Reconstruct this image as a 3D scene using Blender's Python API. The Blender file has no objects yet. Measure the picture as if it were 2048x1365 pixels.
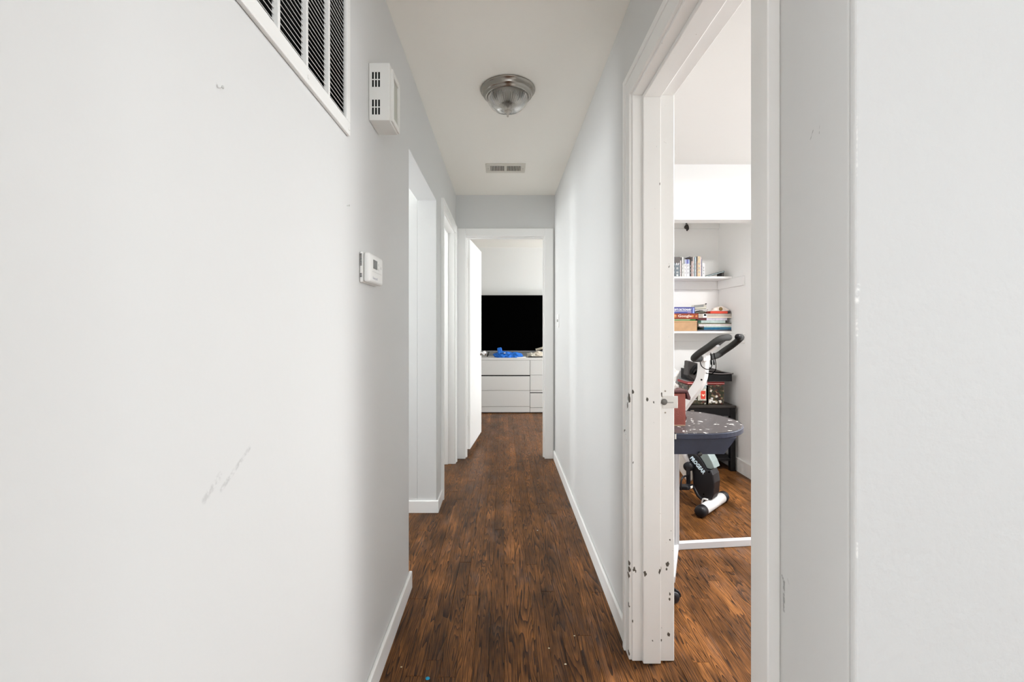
import bpy, bmesh, math, random
from mathutils import Vector, Matrix, noise

# ------------------------------------------------------------------ camera, world, light, exposure
S = bpy.context.scene
COL = S.collection
CAMH = 1.216
cam_d = bpy.data.cameras.new('camera')
cam_d.sensor_width = 36.0
cam_d.lens = 890.0 / 2048.0 * 36.0
cam_d.shift_x = 17.0 / 2048.0
cam_d.shift_y = -27.5 / 2048.0
cam_d.clip_start = 0.02
cam = bpy.data.objects.new('camera', cam_d)
cam.location = (0, 0, CAMH)
cam.rotation_euler = (math.pi / 2, 0, 0)
COL.objects.link(cam)
S.camera = cam

S.view_settings.view_transform = 'Standard'
S.view_settings.look = 'None'
S.view_settings.exposure = 0.74
S.view_settings.gamma = 1.0
S.view_settings.use_curve_mapping = False
S.cycles.use_denoising = True
S.cycles.max_bounces = 16
S.cycles.diffuse_bounces = 10
S.cycles.glossy_bounces = 6
S.cycles.transmission_bounces = 8
S.cycles.transparent_max_bounces = 16
S.cycles.sample_clamp_indirect = 6.0

W = bpy.data.worlds.new('sky')
S.world = W
W.use_nodes = True
W.node_tree.nodes['Background'].inputs[0].default_value = (0.80, 0.90, 1.0, 1)
W.node_tree.nodes['Background'].inputs[1].default_value = 2.0


def daylight(name, loc, rot, sx, sy, radiance, col=(0.965, 0.985, 1.0)):
    d = bpy.data.lights.new(name, 'AREA')
    d.shape = 'RECTANGLE'
    d.size, d.size_y = sx, sy
    d.energy = radiance * math.pi * sx * sy
    d.color = col
    o = bpy.data.objects.new(name, d)
    o.location = loc
    o.rotation_euler = rot
    COL.objects.link(o)
    return o


R90 = math.pi / 2
# daylight just outside each window aimed into its room
daylight('daylight_study', (3.46, 2.20, 1.50), (0, R90, 0), 1.30, 1.20, 6.7)
daylight('daylight_living', (1.05, -3.86, 1.45), (R90, 0, 0), 2.6, 1.50, 1.7)
daylight('added_daylight_left', (-3.46, -0.95, 1.45), (0, -R90, 0), 1.40, 1.90, 10.0)  # added behind an unseen window to brighten the right wall at the mouth
daylight('added_daylight_side', (3.66, -1.9, 1.45), (0, R90, 0), 1.40, 2.0, 3.0)  # added behind an unseen side window to give the room daylight
daylight('daylight_passage', (-2.66, 2.50, 1.45), (0, -R90, 0), 1.30, 0.72, 12.8, (0.97, 0.985, 1.0))
daylight('daylight_bedroom', (3.06, 5.45, 1.50), (0, R90, 0), 1.30, 1.60, 12.8)
daylight('added_daylight_bath', (-2.26, 3.60, 1.60), (0, -R90, 0), 0.80, 0.60, 24.0)  # added behind an unseen window to light the bath doorway

# ------------------------------------------------------------------ materials
MATS = {}


def new_mat(name):
    m = bpy.data.materials.new(name)
    m.use_nodes = True
    nt = m.node_tree
    return m, nt, nt.nodes['Principled BSDF']


def mat(name, col, rough=0.5, metal=0.0, spec=0.5, bump=0.0, bscale=80.0, var=0.0, vscale=8.0):
    if name in MATS:
        return MATS[name]
    m, nt, b = new_mat(name)
    b.inputs['Base Color'].default_value = (*col, 1)
    b.inputs['Roughness'].default_value = rough
    b.inputs['Metallic'].default_value = metal
    b.inputs['Specular IOR Level'].default_value = spec
    N, L = nt.nodes, nt.links
    g = None
    if bump or var:
        g = N.new('ShaderNodeNewGeometry')
    if bump:
        n = N.new('ShaderNodeTexNoise')
        n.inputs['Scale'].default_value = bscale
        n.inputs['Detail'].default_value = 3
        L.new(g.outputs['Position'], n.inputs['Vector'])
        bp = N.new('ShaderNodeBump')
        bp.inputs['Strength'].default_value = bump
        bp.inputs['Distance'].default_value = 0.004
        L.new(n.outputs['Fac'], bp.inputs['Height'])
        L.new(bp.outputs['Normal'], b.inputs['Normal'])
    if var:
        n = N.new('ShaderNodeTexNoise')
        n.inputs['Scale'].default_value = vscale
        n.inputs['Detail'].default_value = 4
        L.new(g.outputs['Position'], n.inputs['Vector'])
        r = N.new('ShaderNodeMapRange')
        r.inputs['From Min'].default_value = 0.3
        r.inputs['From Max'].default_value = 0.7
        r.inputs['To Min'].default_value = 1 - var
        r.inputs['To Max'].default_value = 1 + var
        L.new(n.outputs['Fac'], r.inputs['Value'])
        mx = N.new('ShaderNodeVectorMath')
        mx.operation = 'SCALE'
        mx.inputs[0].default_value = col
        L.new(r.outputs['Result'], mx.inputs['Scale'])
        L.new(mx.outputs['Vector'], b.inputs['Base Color'])
    MATS[name] = m
    return m


def seg_mask(nt, pos, a, b, rad):
    """soft mask around the world-space segment a-b (a rubbed mark on the paint)"""
    N, L = nt.nodes, nt.links
    a, b = Vector(a), Vector(b)
    ab = b - a

    def vm(op, x=None, y=None):
        n = N.new('ShaderNodeVectorMath')
        n.operation = op
        for i, v in enumerate((x, y)):
            if v is None:
                continue
            if isinstance(v, (Vector, tuple)):
                n.inputs[i].default_value = tuple(v)
            else:
                L.new(v, n.inputs[i])
        return n
    d = vm('SUBTRACT', pos, a)
    t = vm('DOT_PRODUCT', d.outputs['Vector'], ab / ab.length_squared)
    c = N.new('ShaderNodeClamp')
    L.new(t.outputs['Value'], c.inputs['Value'])
    s = N.new('ShaderNodeVectorMath')
    s.operation = 'SCALE'
    s.inputs[0].default_value = tuple(ab)
    L.new(c.outputs['Result'], s.inputs['Scale'])
    q = vm('DISTANCE', d.outputs['Vector'], s.outputs['Vector'])
    r = N.new('ShaderNodeMapRange')
    r.inputs['From Min'].default_value = rad
    r.inputs['From Max'].default_value = rad * 0.35
    L.new(q.outputs['Value'], r.inputs['Value'])
    return r.outputs['Result']


def paint(name, col, rough=0.55, bump=0.12, bscale=45, marks=(), markcol=(0.20, 0.20, 0.20)):
    m, nt, b = new_mat(name)
    N, L = nt.nodes, nt.links
    b.inputs['Roughness'].default_value = rough
    b.inputs['Specular IOR Level'].default_value = 0.35
    g = N.new('ShaderNodeNewGeometry')
    n = N.new('ShaderNodeTexNoise')
    n.inputs['Scale'].default_value = bscale
    n.inputs['Detail'].default_value = 4
    L.new(g.outputs['Position'], n.inputs['Vector'])
    bp = N.new('ShaderNodeBump')
    bp.inputs['Strength'].default_value = bump
    bp.inputs['Distance'].default_value = 0.003
    L.new(n.outputs['Fac'], bp.inputs['Height'])
    L.new(bp.outputs['Normal'], b.inputs['Normal'])
    cur = None
    if marks:
        n2 = N.new('ShaderNodeTexNoise')
        n2.inputs['Scale'].default_value = 160
        n2.inputs['Detail'].default_value = 3
        L.new(g.outputs['Position'], n2.inputs['Vector'])
        for (a, bb, rad, st) in marks:
            k = seg_mask(nt, g.outputs['Position'], a, bb, rad)
            mu = N.new('ShaderNodeMath')
            mu.operation = 'MULTIPLY'
            mr = N.new('ShaderNodeMapRange')
            mr.inputs['From Min'].default_value = 0.38
            mr.inputs['From Max'].default_value = 0.6
            mr.inputs['To Max'].default_value = st
            L.new(n2.outputs['Fac'], mr.inputs['Value'])
            L.new(k, mu.inputs[0])
            L.new(mr.outputs['Result'], mu.inputs[1])
            mix = N.new('ShaderNodeMix')
            mix.data_type = 'RGBA'
            L.new(mu.outputs['Value'], mix.inputs[0])
            if cur is None:
                mix.inputs[6].default_value = (*col, 1)
            else:
                L.new(cur, mix.inputs[6])
            mix.inputs[7].default_value = (*markcol, 1)
            cur = mix.outputs[2]
        L.new(cur, b.inputs['Base Color'])
    else:
        b.inputs['Base Color'].default_value = (*col, 1)
    MATS[name] = m
    return m


WALLC = (0.67, 0.675, 0.668)
M_WALL = paint('wall_paint', WALLC, marks=[
    ((-0.44, 0.655, 0.962), (-0.44, 0.690, 0.985), 0.008, 0.25),
    ((-0.44, 0.695, 0.963), (-0.44, 0.770, 1.006), 0.006, 0.28),
    ((-0.44, 0.41, 0.675), (-0.44, 0.435, 0.70), 0.006, 0.15),
    ((0.474, 0.752, 0.786), (0.474, 0.752, 0.737), 0.0038, 0.75),
    ((0.474, 0.757, 0.793), (0.474, 0.752, 0.786), 0.003, 0.7),
    ((0.474, 0.742, 0.795), (0.474, 0.739, 0.790), 0.002, 0.4),
    ((0.474, 0.688, 1.505), (0.474, 0.680, 1.520), 0.0012, 0.8),
    ((0.474, 0.668, 1.507), (0.474, 0.667, 1.520), 0.001, 0.6)])
M_WALLR = paint('wall_paint_rolled', WALLC, bump=0.45, bscale=70, markcol=(0.92, 0.92, 0.90), marks=[
    ((0.476, 0.599, 1.250), (0.478, 0.599, 1.272), 0.0035, 1.0),
    ((0.476, 0.599, 1.205), (0.476, 0.599, 1.225), 0.0022, 0.8),
    ((0.476, 0.599, 0.905), (0.476, 0.599, 0.925), 0.002, 0.8),
    ((0.476, 0.599, 1.420), (0.476, 0.599, 1.50), 0.0015, 0.6)])
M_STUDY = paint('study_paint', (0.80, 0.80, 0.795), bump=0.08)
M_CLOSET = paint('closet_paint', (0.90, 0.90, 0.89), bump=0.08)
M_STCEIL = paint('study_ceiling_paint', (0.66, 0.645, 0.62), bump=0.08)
M_BED = paint('bedroom_paint', (0.72, 0.72, 0.70), bump=0.08)
M_CEIL = paint('ceiling_paint', (0.95, 0.93, 0.87), bump=0.10, bscale=60, rough=0.7)
M_TRIM = mat('trim_white', (0.90, 0.90, 0.885), 0.38, bump=0.05, bscale=25)
M_WHITE = mat('white_plastic', (0.84, 0.84, 0.82), 0.35)
M_WMETAL = mat('white_enamel', (0.82, 0.82, 0.80), 0.4)
M_DARK = mat('dark_void', (0.012, 0.012, 0.012), 0.9, spec=0.1)
M_NICKEL = mat('brushed_nickel', (0.50, 0.47, 0.43), 0.28, 1.0)
M_CHROME = mat('chrome', (0.75, 0.75, 0.75), 0.12, 1.0)


CHIPS = [(0.4746, 1.612, 0.3319, 0.0075), (0.5136, 1.612, 0.3265, 0.0085), (0.567, 1.612, 0.3374, 0.008), (0.596, 1.612, 0.3537, 0.0085), (0.5924, 1.612, 0.3338, 0.005), (0.6033, 1.612, 0.245, 0.005), (0.6033, 1.612, 0.2251, 0.004), (0.538, 1.612, 0.0838, 0.005), (0.5996, 1.612, 0.0982, 0.006), (0.5734, 1.612, 0.0783, 0.0045), (0.4692, 1.612, 0.1472, 0.004), (0.538, 1.612, 0.4551, 0.004), (0.6051, 1.612, 0.4443, 0.0035), (0.4692, 1.612, 0.9823, 0.0055), (0.5163, 1.612, 0.9551, 0.009), (0.5145, 1.612, 0.9932, 0.005), (0.5435, 1.612, 0.9461, 0.0045), (0.5734, 1.612, 0.9742, 0.006), (0.5734, 1.612, 0.9388, 0.006), (0.5562, 1.612, 0.9479, 0.003), (0.4656, 1.612, 0.8818, 0.0025), (0.4705, 1.612, 0.7196, 0.004), (0.5725, 1.612, 0.2776, 0.003), (0.5417, 1.612, 0.033, 0.004), (0.458, 1.626, 0.3309, 0.007), (0.458, 1.6305, 0.3092, 0.005), (0.458, 1.6305, 0.027, 0.006), (0.458, 1.6305, 0.2029, 0.006), (0.458, 1.626, 0.3529, 0.005), (0.458, 1.6272, 0.9527, 0.009), (0.458, 1.6436, 0.9279, 0.006), (0.458, 1.626, 0.9697, 0.004)]


def chipped(name):
    """old white gloss paint with small dark chips, denser in two worn bands"""
    m, nt, b = new_mat(name)
    N, L = nt.nodes, nt.links
    b.inputs['Roughness'].default_value = 0.38
    g = N.new('ShaderNodeNewGeometry')
    sx = N.new('ShaderNodeSeparateXYZ')
    L.new(g.outputs['Position'], sx.inputs[0])

    def math_(op, x, y=None, z=None):
        n = N.new('ShaderNodeMath')
        n.operation = op
        for i, v in enumerate((x, y, z)):
            if v is None:
                continue
            if isinstance(v, (int, float)):
                n.inputs[i].default_value = v
            else:
                L.new(v, n.inputs[i])
        return n.outputs[0]
    mp = N.new('ShaderNodeMapping')
    mp.inputs['Scale'].default_value = (1.0, 1.0, 0.45)
    L.new(g.outputs['Position'], mp.inputs['Vector'])
    n1 = N.new('ShaderNodeTexNoise')
    n1.inputs['Scale'].default_value = 95
    n1.inputs['Detail'].default_value = 3
    L.new(mp.outputs[0], n1.inputs['Vector'])
    n0 = N.new('ShaderNodeTexNoise')
    n0.inputs['Scale'].default_value = 7
    n0.inputs['Detail'].default_value = 1
    L.new(g.outputs['Position'], n0.inputs['Vector'])
    z = sx.outputs['Z']
    low = math_('MULTIPLY', math_('MAXIMUM', math_('SUBTRACT', 1.0, z), 0.0), 0.03)
    v = math_('ADD', math_('ADD', n1.outputs['Fac'], math_('MULTIPLY', math_('SUBTRACT', n0.outputs['Fac'], 0.5), 0.22)), low)
    f0 = N.new('ShaderNodeMapRange')
    f0.inputs['From Min'].default_value = 0.765
    f0.inputs['From Max'].default_value = 0.785
    L.new(v, f0.inputs['Value'])
    # individual chips where the paint has been knocked off
    sq = N.new('ShaderNodeMapping')
    sq.inputs['Scale'].default_value = (1.15, 0.7, 0.72)
    L.new(g.outputs['Position'], sq.inputs['Vector'])
    jit = math_('MULTIPLY', math_('SUBTRACT', n1.outputs['Fac'], 0.5), 0.022)
    acc = f0.outputs[0]
    for (cx_, cy_, cz_, r_) in CHIPS:
        d_ = N.new('ShaderNodeVectorMath')
        d_.operation = 'DISTANCE'
        L.new(sq.outputs[0], d_.inputs[0])
        d_.inputs[1].default_value = (cx_ * 1.15, cy_ * 0.7, cz_ * 0.72)
        acc = math_('MAXIMUM', acc, math_('LESS_THAN', math_('ADD', d_.outputs['Value'], jit), r_))
    f = N.new('ShaderNodeClamp')
    L.new(acc, f.inputs['Value'])
    mix = N.new('ShaderNodeMix')
    mix.data_type = 'RGBA'
    mix.inputs[6].default_value = (0.90, 0.90, 0.885, 1)
    mix.inputs[7].default_value = (0.10, 0.09, 0.075, 1)
    L.new(f.outputs[0], mix.inputs[0])
    L.new(mix.outputs[2], b.inputs['Base Color'])
    bp = N.new('ShaderNodeBump')
    bp.inputs['Strength'].default_value = 0.4
    bp.inputs['Distance'].default_value = 0.001
    bp.invert = True
    L.new(f.outputs[0], bp.inputs['Height'])
    L.new(bp.outputs[0], b.inputs['Normal'])
    return m


M_CHIP = chipped('chipped_trim_paint')


def wood_floor():
    m, nt, b = new_mat('stained_oak')
    N, L = nt.nodes, nt.links

    def math_(op, x, y=None):
        n = N.new('ShaderNodeMath')
        n.operation = op
        for i, v in enumerate((x, y)):
            if v is None:
                continue
            if isinstance(v, (int, float)):
                n.inputs[i].default_value = v
            else:
                L.new(v, n.inputs[i])
        return n.outputs[0]

    def noise_(vec, scale, detail=2, rough=0.5, dist=0.0):
        n = N.new('ShaderNodeTexNoise')
        n.inputs['Scale'].default_value = scale
        n.inputs['Detail'].default_value = detail
        n.inputs['Roughness'].default_value = rough
        n.inputs['Distortion'].default_value = dist
        L.new(vec, n.inputs['Vector'])
        return n.outputs['Fac']

    def mapr(v, a, b_, c, d):
        n = N.new('ShaderNodeMapRange')
        for k, x in zip(('From Min', 'From Max', 'To Min', 'To Max'), (a, b_, c, d)):
            n.inputs[k].default_value = x
        L.new(v, n.inputs['Value'])
        return n.outputs[0]

    def mapping(vec, sc):
        n = N.new('ShaderNodeMapping')
        n.inputs['Scale'].default_value = sc
        L.new(vec, n.inputs['Vector'])
        return n.outputs[0]
    at = N.new('ShaderNodeAttribute')
    at.attribute_name = 'plank_random'
    g = N.new('ShaderNodeNewGeometry')
    off = N.new('ShaderNodeVectorMath')
    off.operation = 'MULTIPLY_ADD'
    cx = N.new('ShaderNodeCombineXYZ')
    for i in range(3):
        L.new(at.outputs['Fac'], cx.inputs[i])
    L.new(cx.outputs[0], off.inputs[0])
    off.inputs[1].default_value = (31.7, 57.3, 19.1)
    L.new(g.outputs['Position'], off.inputs[2])
    P = off.outputs[0]
    fig = noise_(mapping(P, (15.0, 0.95, 1.0)), 1.0, 2.0, 0.42, 0.3)
    ring = math_('FRACT', math_('MULTIPLY', fig, 26.0))
    wob = noise_(mapping(P, (150, 9, 1)), 1.0, 3.0, 0.6)
    ring2 = math_('ADD', ring, math_('MULTIPLY', math_('SUBTRACT', wob, 0.5), 1.1))
    pore = noise_(mapping(P, (520, 13, 1)), 1.0, 2.0, 0.7)
    cr = N.new('ShaderNodeValToRGB')
    L.new(ring2, cr.inputs[0])
    e = cr.color_ramp.elements
    e[0].position = 0.0
    e[0].color = (0.028, 0.011, 0.0045, 1)
    e[1].position = 1.0
    e[1].color = (0.270, 0.108, 0.030, 1)
    x = e.new(0.16)
    x.color = (0.085, 0.033, 0.010, 1)
    x = e.new(0.45)
    x.color = (0.175, 0.070, 0.020, 1)
    # per-plank tone, blotchy stain, pores
    tone = mapr(at.outputs['Fac'], 0, 1, 0.72, 1.22)
    bl = mapr(noise_(mapping(g.outputs['Position'], (7, 3.2, 1)), 1.0, 4, 0.6), 0.33, 0.68, 0.46, 1.36)
    pr = mapr(pore, 0.36, 0.62, 0.50, 1.18)
    f = math_('MULTIPLY', math_('MULTIPLY', tone, bl), pr)
    sc = N.new('ShaderNodeVectorMath')
    sc.operation = 'SCALE'
    L.new(cr.outputs[0], sc.inputs[0])
    L.new(f, sc.inputs['Scale'])
    # dusty, worn lacquer
    dust = mapr(noise_(mapping(g.outputs['Position'], (9, 2.6, 1)), 1.0, 6, 0.68), 0.54, 0.80, 0.0, 0.30)
    mix = N.new('ShaderNodeMix')
    mix.data_type = 'RGBA'
    L.new(dust, mix.inputs[0])
    L.new(sc.outputs[0], mix.inputs[6])
    mix.inputs[7].default_value = (0.26, 0.20, 0.185, 1)
    L.new(mix.outputs[2], b.inputs['Base Color'])
    L.new(mapr(wob, 0.3, 0.7, 0.30, 0.48), b.inputs['Roughness'])
    b.inputs['Specular IOR Level'].default_value = 0.18
    bp = N.new('ShaderNodeBump')
    bp.inputs['Strength'].default_value = 0.22
    bp.inputs['Distance'].default_value = 0.001
    L.new(math_('ADD', ring2, math_('MULTIPLY', pore, 0.8)), bp.inputs['Height'])
    L.new(bp.outputs[0], b.inputs['Normal'])
    return m


M_OAK = wood_floor()


# ------------------------------------------------------------------ helpers
def worldloc(o):
    v = Vector((0, 0, 0))
    while o is not None:
        v += Vector(o.location)
        o = o.parent
    return v


def obj(name, bm, m, parent=None, smooth=False, local=False):
    me = bpy.data.meshes.new(name)
    bm.normal_update()
    bm.to_mesh(me)
    bm.free()
    if parent is not None and not local:
        me.transform(Matrix.Translation(-worldloc(parent)))
    for mm in (m if isinstance(m, (list, tuple)) else [m]):
        me.materials.append(mm)
    if smooth:
        for p in me.polygons:
            p.use_smooth = True
    o = bpy.data.objects.new(name, me)
    COL.objects.link(o)
    o.parent = parent
    return o


def tag(o, label, cat=None, group=None, kind=None):
    o['label'] = label
    if cat:
        o['category'] = cat
    if group:
        o['group'] = group
    if kind:
        o['kind'] = kind
    return o


def thing(name, loc, label, cat, group=None, rz=0.0):
    o = bpy.data.objects.new(name, None)
    o.empty_display_size = 0.05
    o.location = loc
    o.rotation_euler = (0, 0, rz)
    COL.objects.link(o)
    return tag(o, label, cat, group)


def structure(o, label, cat='structure'):
    return tag(o, label, cat, kind='structure')


def sgroup(name, loc, label, cat):
    o = thing(name, loc, label, cat)
    o['kind'] = 'structure'
    return o


def add_box(bm, x0, x1, y0, y1, z0, z1, bevel=0.0, seg=1, mi=0):
    vs = [bm.verts.new((x, y, z)) for x in (x0, x1) for y in (y0, y1) for z in (z0, z1)]
    idx = [(0, 1, 3, 2), (4, 6, 7, 5), (0, 4, 5, 1), (2, 3, 7, 6), (0, 2, 6, 4), (1, 5, 7, 3)]
    fs = [bm.faces.new([vs[i] for i in q]) for q in idx]
    for f in fs:
        f.material_index = mi
    if bevel:
        es = {e for f in fs for e in f.edges}
        r = bmesh.ops.bevel(bm, geom=list(es), offset=bevel, segments=seg, affect='EDGES', profile=0.5)
        for f in r['faces']:
            f.material_index = mi
    return vs


def box(name, x0, x1, y0, y1, z0, z1, m, parent=None, bevel=0.0, seg=1, local=False):
    bm = bmesh.new()
    add_box(bm, x0, x1, y0, y1, z0, z1, bevel, seg)
    return obj(name, bm, m, parent, local=local)


def rot_box(bm, c, ax, ay, az, hx, hy, hz, bevel=0.0):
    """box with centre c, axes ax ay az, half sizes"""
    tmp = bmesh.new()
    add_box(tmp, -hx, hx, -hy, hy, -hz, hz, bevel)
    M = Matrix((Vector(ax), Vector(ay), Vector(az))).transposed().to_4x4()
    M.translation = Vector(c)
    bmesh.ops.transform(tmp, matrix=M, verts=tmp.verts)
    me = bpy.data.meshes.new('t')
    tmp.to_mesh(me)
    tmp.free()
    bm.from_mesh(me)
    bpy.data.meshes.remove(me)


def catmull(pts, n=6):
    pts = [Vector(p) for p in pts]
    out = []
    for i in range(len(pts) - 1):
        p0 = pts[max(i - 1, 0)]
        p1, p2 = pts[i], pts[i + 1]
        p3 = pts[min(i + 2, len(pts) - 1)]
        for k in range(n):
            t = k / n
            out.append(0.5 * ((2 * p1) + (p2 - p0) * t + (2 * p0 - 5 * p1 + 4 * p2 - p3) * t * t + (3 * p1 - p0 - 3 * p2 + p3) * t ** 3))
    out.append(pts[-1])
    return out


def add_tube(bm, pts, r, seg=10, smooth_n=0, caps=True, round_caps=False):
    if smooth_n:
        pts = catmull(pts, smooth_n)
    pts = [Vector(p) for p in pts]
    n = len(pts)
    rs = r if isinstance(r, (list, tuple)) else [r] * n
    if len(rs) != n:
        rs = [rs[min(int(i / (n - 1) * (len(rs) - 1) + 0.5), len(rs) - 1)] for i in range(n)]
    T = []
    for i in range(n):
        a = pts[max(i - 1, 0)]
        b = pts[min(i + 1, n - 1)]
        T.append((b - a).normalized())
    up = Vector((0, 0, 1)) if abs(T[0].z) < 0.9 else Vector((1, 0, 0))
    nrm = T[0].cross(up).normalized()
    rings = []
    seq = [(pts[i], rs[i], T[i]) for i in range(n)]
    if round_caps:
        seq = [(pts[0] - T[0] * rs[0] * 0.5, rs[0] * 0.6, T[0])] + seq + [(pts[-1] + T[-1] * rs[-1] * 0.5, rs[-1] * 0.6, T[-1])]
    for (p, rr, t) in seq:
        nrm = (nrm - t * nrm.dot(t)).normalized()
        bi = t.cross(nrm)
        rings.append([bm.verts.new(p + (nrm * math.cos(a) + bi * math.sin(a)) * rr) for a in [2 * math.pi * k / seg for k in range(seg)]])
    for a, b in zip(rings[:-1], rings[1:]):
        for k in range(seg):
            bm.faces.new((a[k], a[(k + 1) % seg], b[(k + 1) % seg], b[k]))
    if caps:
        bm.faces.new(rings[0][::-1])
        bm.faces.new(rings[-1])
    return rings


def tube(name, pts, r, m, parent=None, seg=10, smooth_n=0, local=False, round_caps=False):
    bm = bmesh.new()
    add_tube(bm, pts, r, seg, smooth_n, True, round_caps)
    bmesh.ops.recalc_face_normals(bm, faces=bm.faces)
    return obj(name, bm, m, parent, smooth=True, local=local)


def add_lathe(bm, c, prof, seg=48, axis='Z', cap=True, ribs=0, ribamp=0.0):
    """profile [(r, h)] turned about an axis through c"""
    rings = []
    for (r, h) in prof:
        ring = []
        for k in range(seg):
            a = 2 * math.pi * k / seg
            rr = r
            if ribs:
                rr = r * (1 + ribamp * math.cos(ribs * a))
            p = (rr * math.cos(a), rr * math.sin(a), h)
            if axis == 'X':
                p = (p[2], p[0], p[1])
            elif axis == 'Y':
                p = (p[0], p[2], p[1])
            ring.append(bm.verts.new(Vector(c) + Vector(p)))
        rings.append(ring)
    for a, b in zip(rings[:-1], rings[1:]):
        for k in range(seg):
            bm.faces.new((a[k], a[(k + 1) % seg], b[(k + 1) % seg], b[k]))
    if cap:
        bm.faces.new(rings[0][::-1])
        bm.faces.new(rings[-1])
    bmesh.ops.recalc_face_normals(bm, faces=bm.faces)


def lathe(name, c, prof, m, parent=None, seg=48, axis='Z', cap=True, smooth=True, ribs=0, ribamp=0.0, local=False):
    bm = bmesh.new()
    add_lathe(bm, c, prof, seg, axis, cap, ribs, ribamp)
    return obj(name, bm, m, parent, smooth=smooth, local=local)


def prism(name, outline, d0, d1, axes, origin, m, parent=None, bevel=0.0, local=False, smooth=False):
    """extrude a 2-D outline [(a, b)] from d0 to d1; axes = (A, B, D) vectors"""
    A, B, D = [Vector(v) for v in axes]
    O = Vector(origin)
    bm = bmesh.new()
    lo = [bm.verts.new(O + A * a + B * b + D * d0) for a, b in outline]
    hi = [bm.verts.new(O + A * a + B * b + D * d1) for a, b in outline]
    n = len(outline)
    f0 = bm.faces.new(lo)
    f1 = bm.faces.new(hi[::-1])
    for k in range(n):
        bm.faces.new((lo[k], hi[k], hi[(k + 1) % n], lo[(k + 1) % n]))
    bmesh.ops.recalc_face_normals(bm, faces=bm.faces)
    if bevel:
        es = list(f0.edges) + list(f1.edges)
        bmesh.ops.bevel(bm, geom=es, offset=bevel, segments=2, affect='EDGES', profile=0.5)
    return obj(name, bm, m, parent, local=local, smooth=smooth)


def wall(name, axis, d0, d1, a0, a1, z0, z1, holes, m, label, bevel=0.0):
    """axis 'X': wall whose thickness is x d0..d1 and that runs in y a0..a1; 'Y' the other way.  holes (a, b, za, zb)"""
    As = sorted({a0, a1, *[h[0] for h in holes], *[h[1] for h in holes]})
    Zs = sorted({z0, z1, *[h[2] for h in holes], *[h[3] for h in holes]})
    As = [a for a in As if a0 <= a <= a1]
    Zs = [z for z in Zs if z0 <= z <= z1]

    def solid(i, j):
        if i < 0 or j < 0 or i >= len(As) - 1 or j >= len(Zs) - 1:
            return False
        ca, cz = (As[i] + As[i + 1]) / 2, (Zs[j] + Zs[j + 1]) / 2
        return not any(h[0] < ca < h[1] and h[2] < cz < h[3] for h in holes)
    bm = bmesh.new()
    cache = {}

    def V(d, a, z):
        k = (d, a, z)
        if k not in cache:
            cache[k] = bm.verts.new((d, a, z) if axis == 'X' else (a, d, z))
        return cache[k]
    for i in range(len(As) - 1):
        for j in range(len(Zs) - 1):
            if not solid(i, j):
                continue
            a, b, c, d = As[i], As[i + 1], Zs[j], Zs[j + 1]
            for dd in (d0, d1):
                bm.faces.new((V(dd, a, c), V(dd, b, c), V(dd, b, d), V(dd, a, d)))
            if not solid(i - 1, j):
                bm.faces.new((V(d0, a, c), V(d1, a, c), V(d1, a, d), V(d0, a, d)))
            if not solid(i + 1, j):
                bm.faces.new((V(d0, b, c), V(d1, b, c), V(d1, b, d), V(d0, b, d)))
            if not solid(i, j - 1):
                bm.faces.new((V(d0, a, c), V(d1, a, c), V(d1, b, c), V(d0, b, c)))
            if not solid(i, j + 1):
                bm.faces.new((V(d0, a, d), V(d1, a, d), V(d1, b, d), V(d0, b, d)))
    bmesh.ops.recalc_face_normals(bm, faces=bm.faces)
    if bevel:
        es = [e for e in bm.edges if e.is_manifold and e.calc_face_angle(0) > 1.0]
        bmesh.ops.bevel(bm, geom=es, offset=bevel, segments=3, affect='EDGES', profile=0.5)
    return structure(obj(name, bm, m), label, 'wall')


def lump(name, c, size, m, parent=None, seed=0, amp=0.25, freq=2.5, sub=4, flat=-0.35, local=False, twist=0.0):
    """crumpled cloth: a noisy, flattened body that rests on its base"""
    bm = bmesh.new()
    bmesh.ops.create_icosphere(bm, subdivisions=sub, radius=1.0)
    o = Vector((seed * 7.3, seed * 3.1, seed * 1.7))
    for v in bm.verts:
        d = v.co.normalized()
        k = 1 + amp * noise.noise(d * freq + o) + amp * 0.5 * abs(noise.noise(d * freq * 2.3 + o)) + amp * 0.3 * noise.noise(d * freq * 5 + o)
        p = d * k
        p.z = max(p.z, flat)
        v.co = Vector((p.x * size[0] + twist * p.y, p.y * size[1], (p.z - flat) / (1.0 - flat) * size[2]))
        v.co += Vector(c)
    return obj(name, bm, m, parent, smooth=True, local=local)


DG = None


def text(name, s, size, M, m, parent=None, depth=0.0004, bold=0.0, sx=1.0, local=False, align='CENTER'):
    """raised print: built-in lettering turned into a mesh, placed by matrix M"""
    cu = bpy.data.curves.new(name, 'FONT')
    cu.body = s
    cu.size = size
    cu.extrude = depth
    cu.offset = bold
    cu.align_x = align
    cu.align_y = 'CENTER'
    cu.resolution_u = 2
    t = bpy.data.objects.new(name, cu)
    COL.objects.link(t)
    bpy.context.view_layer.update()
    dg = bpy.context.evaluated_depsgraph_get()
    me = bpy.data.meshes.new_from_object(t.evaluated_get(dg))
    bpy.data.objects.remove(t)
    me.transform(Matrix.Diagonal((sx, 1, 1, 1)))
    me.transform(M)
    if parent is not None and not local:
        me.transform(Matrix.Translation(-worldloc(parent)))
    me.materials.clear()
    me.materials.append(m)
    me.name = name
    o = bpy.data.objects.new(name, me)
    COL.objects.link(o)
    o.parent = parent
    return o


def frame(origin, ax, ay, az):
    M = Matrix((Vector(ax), Vector(ay), Vector(az))).transposed().to_4x4()
    M.translation = Vector(origin)
    return M


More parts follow.
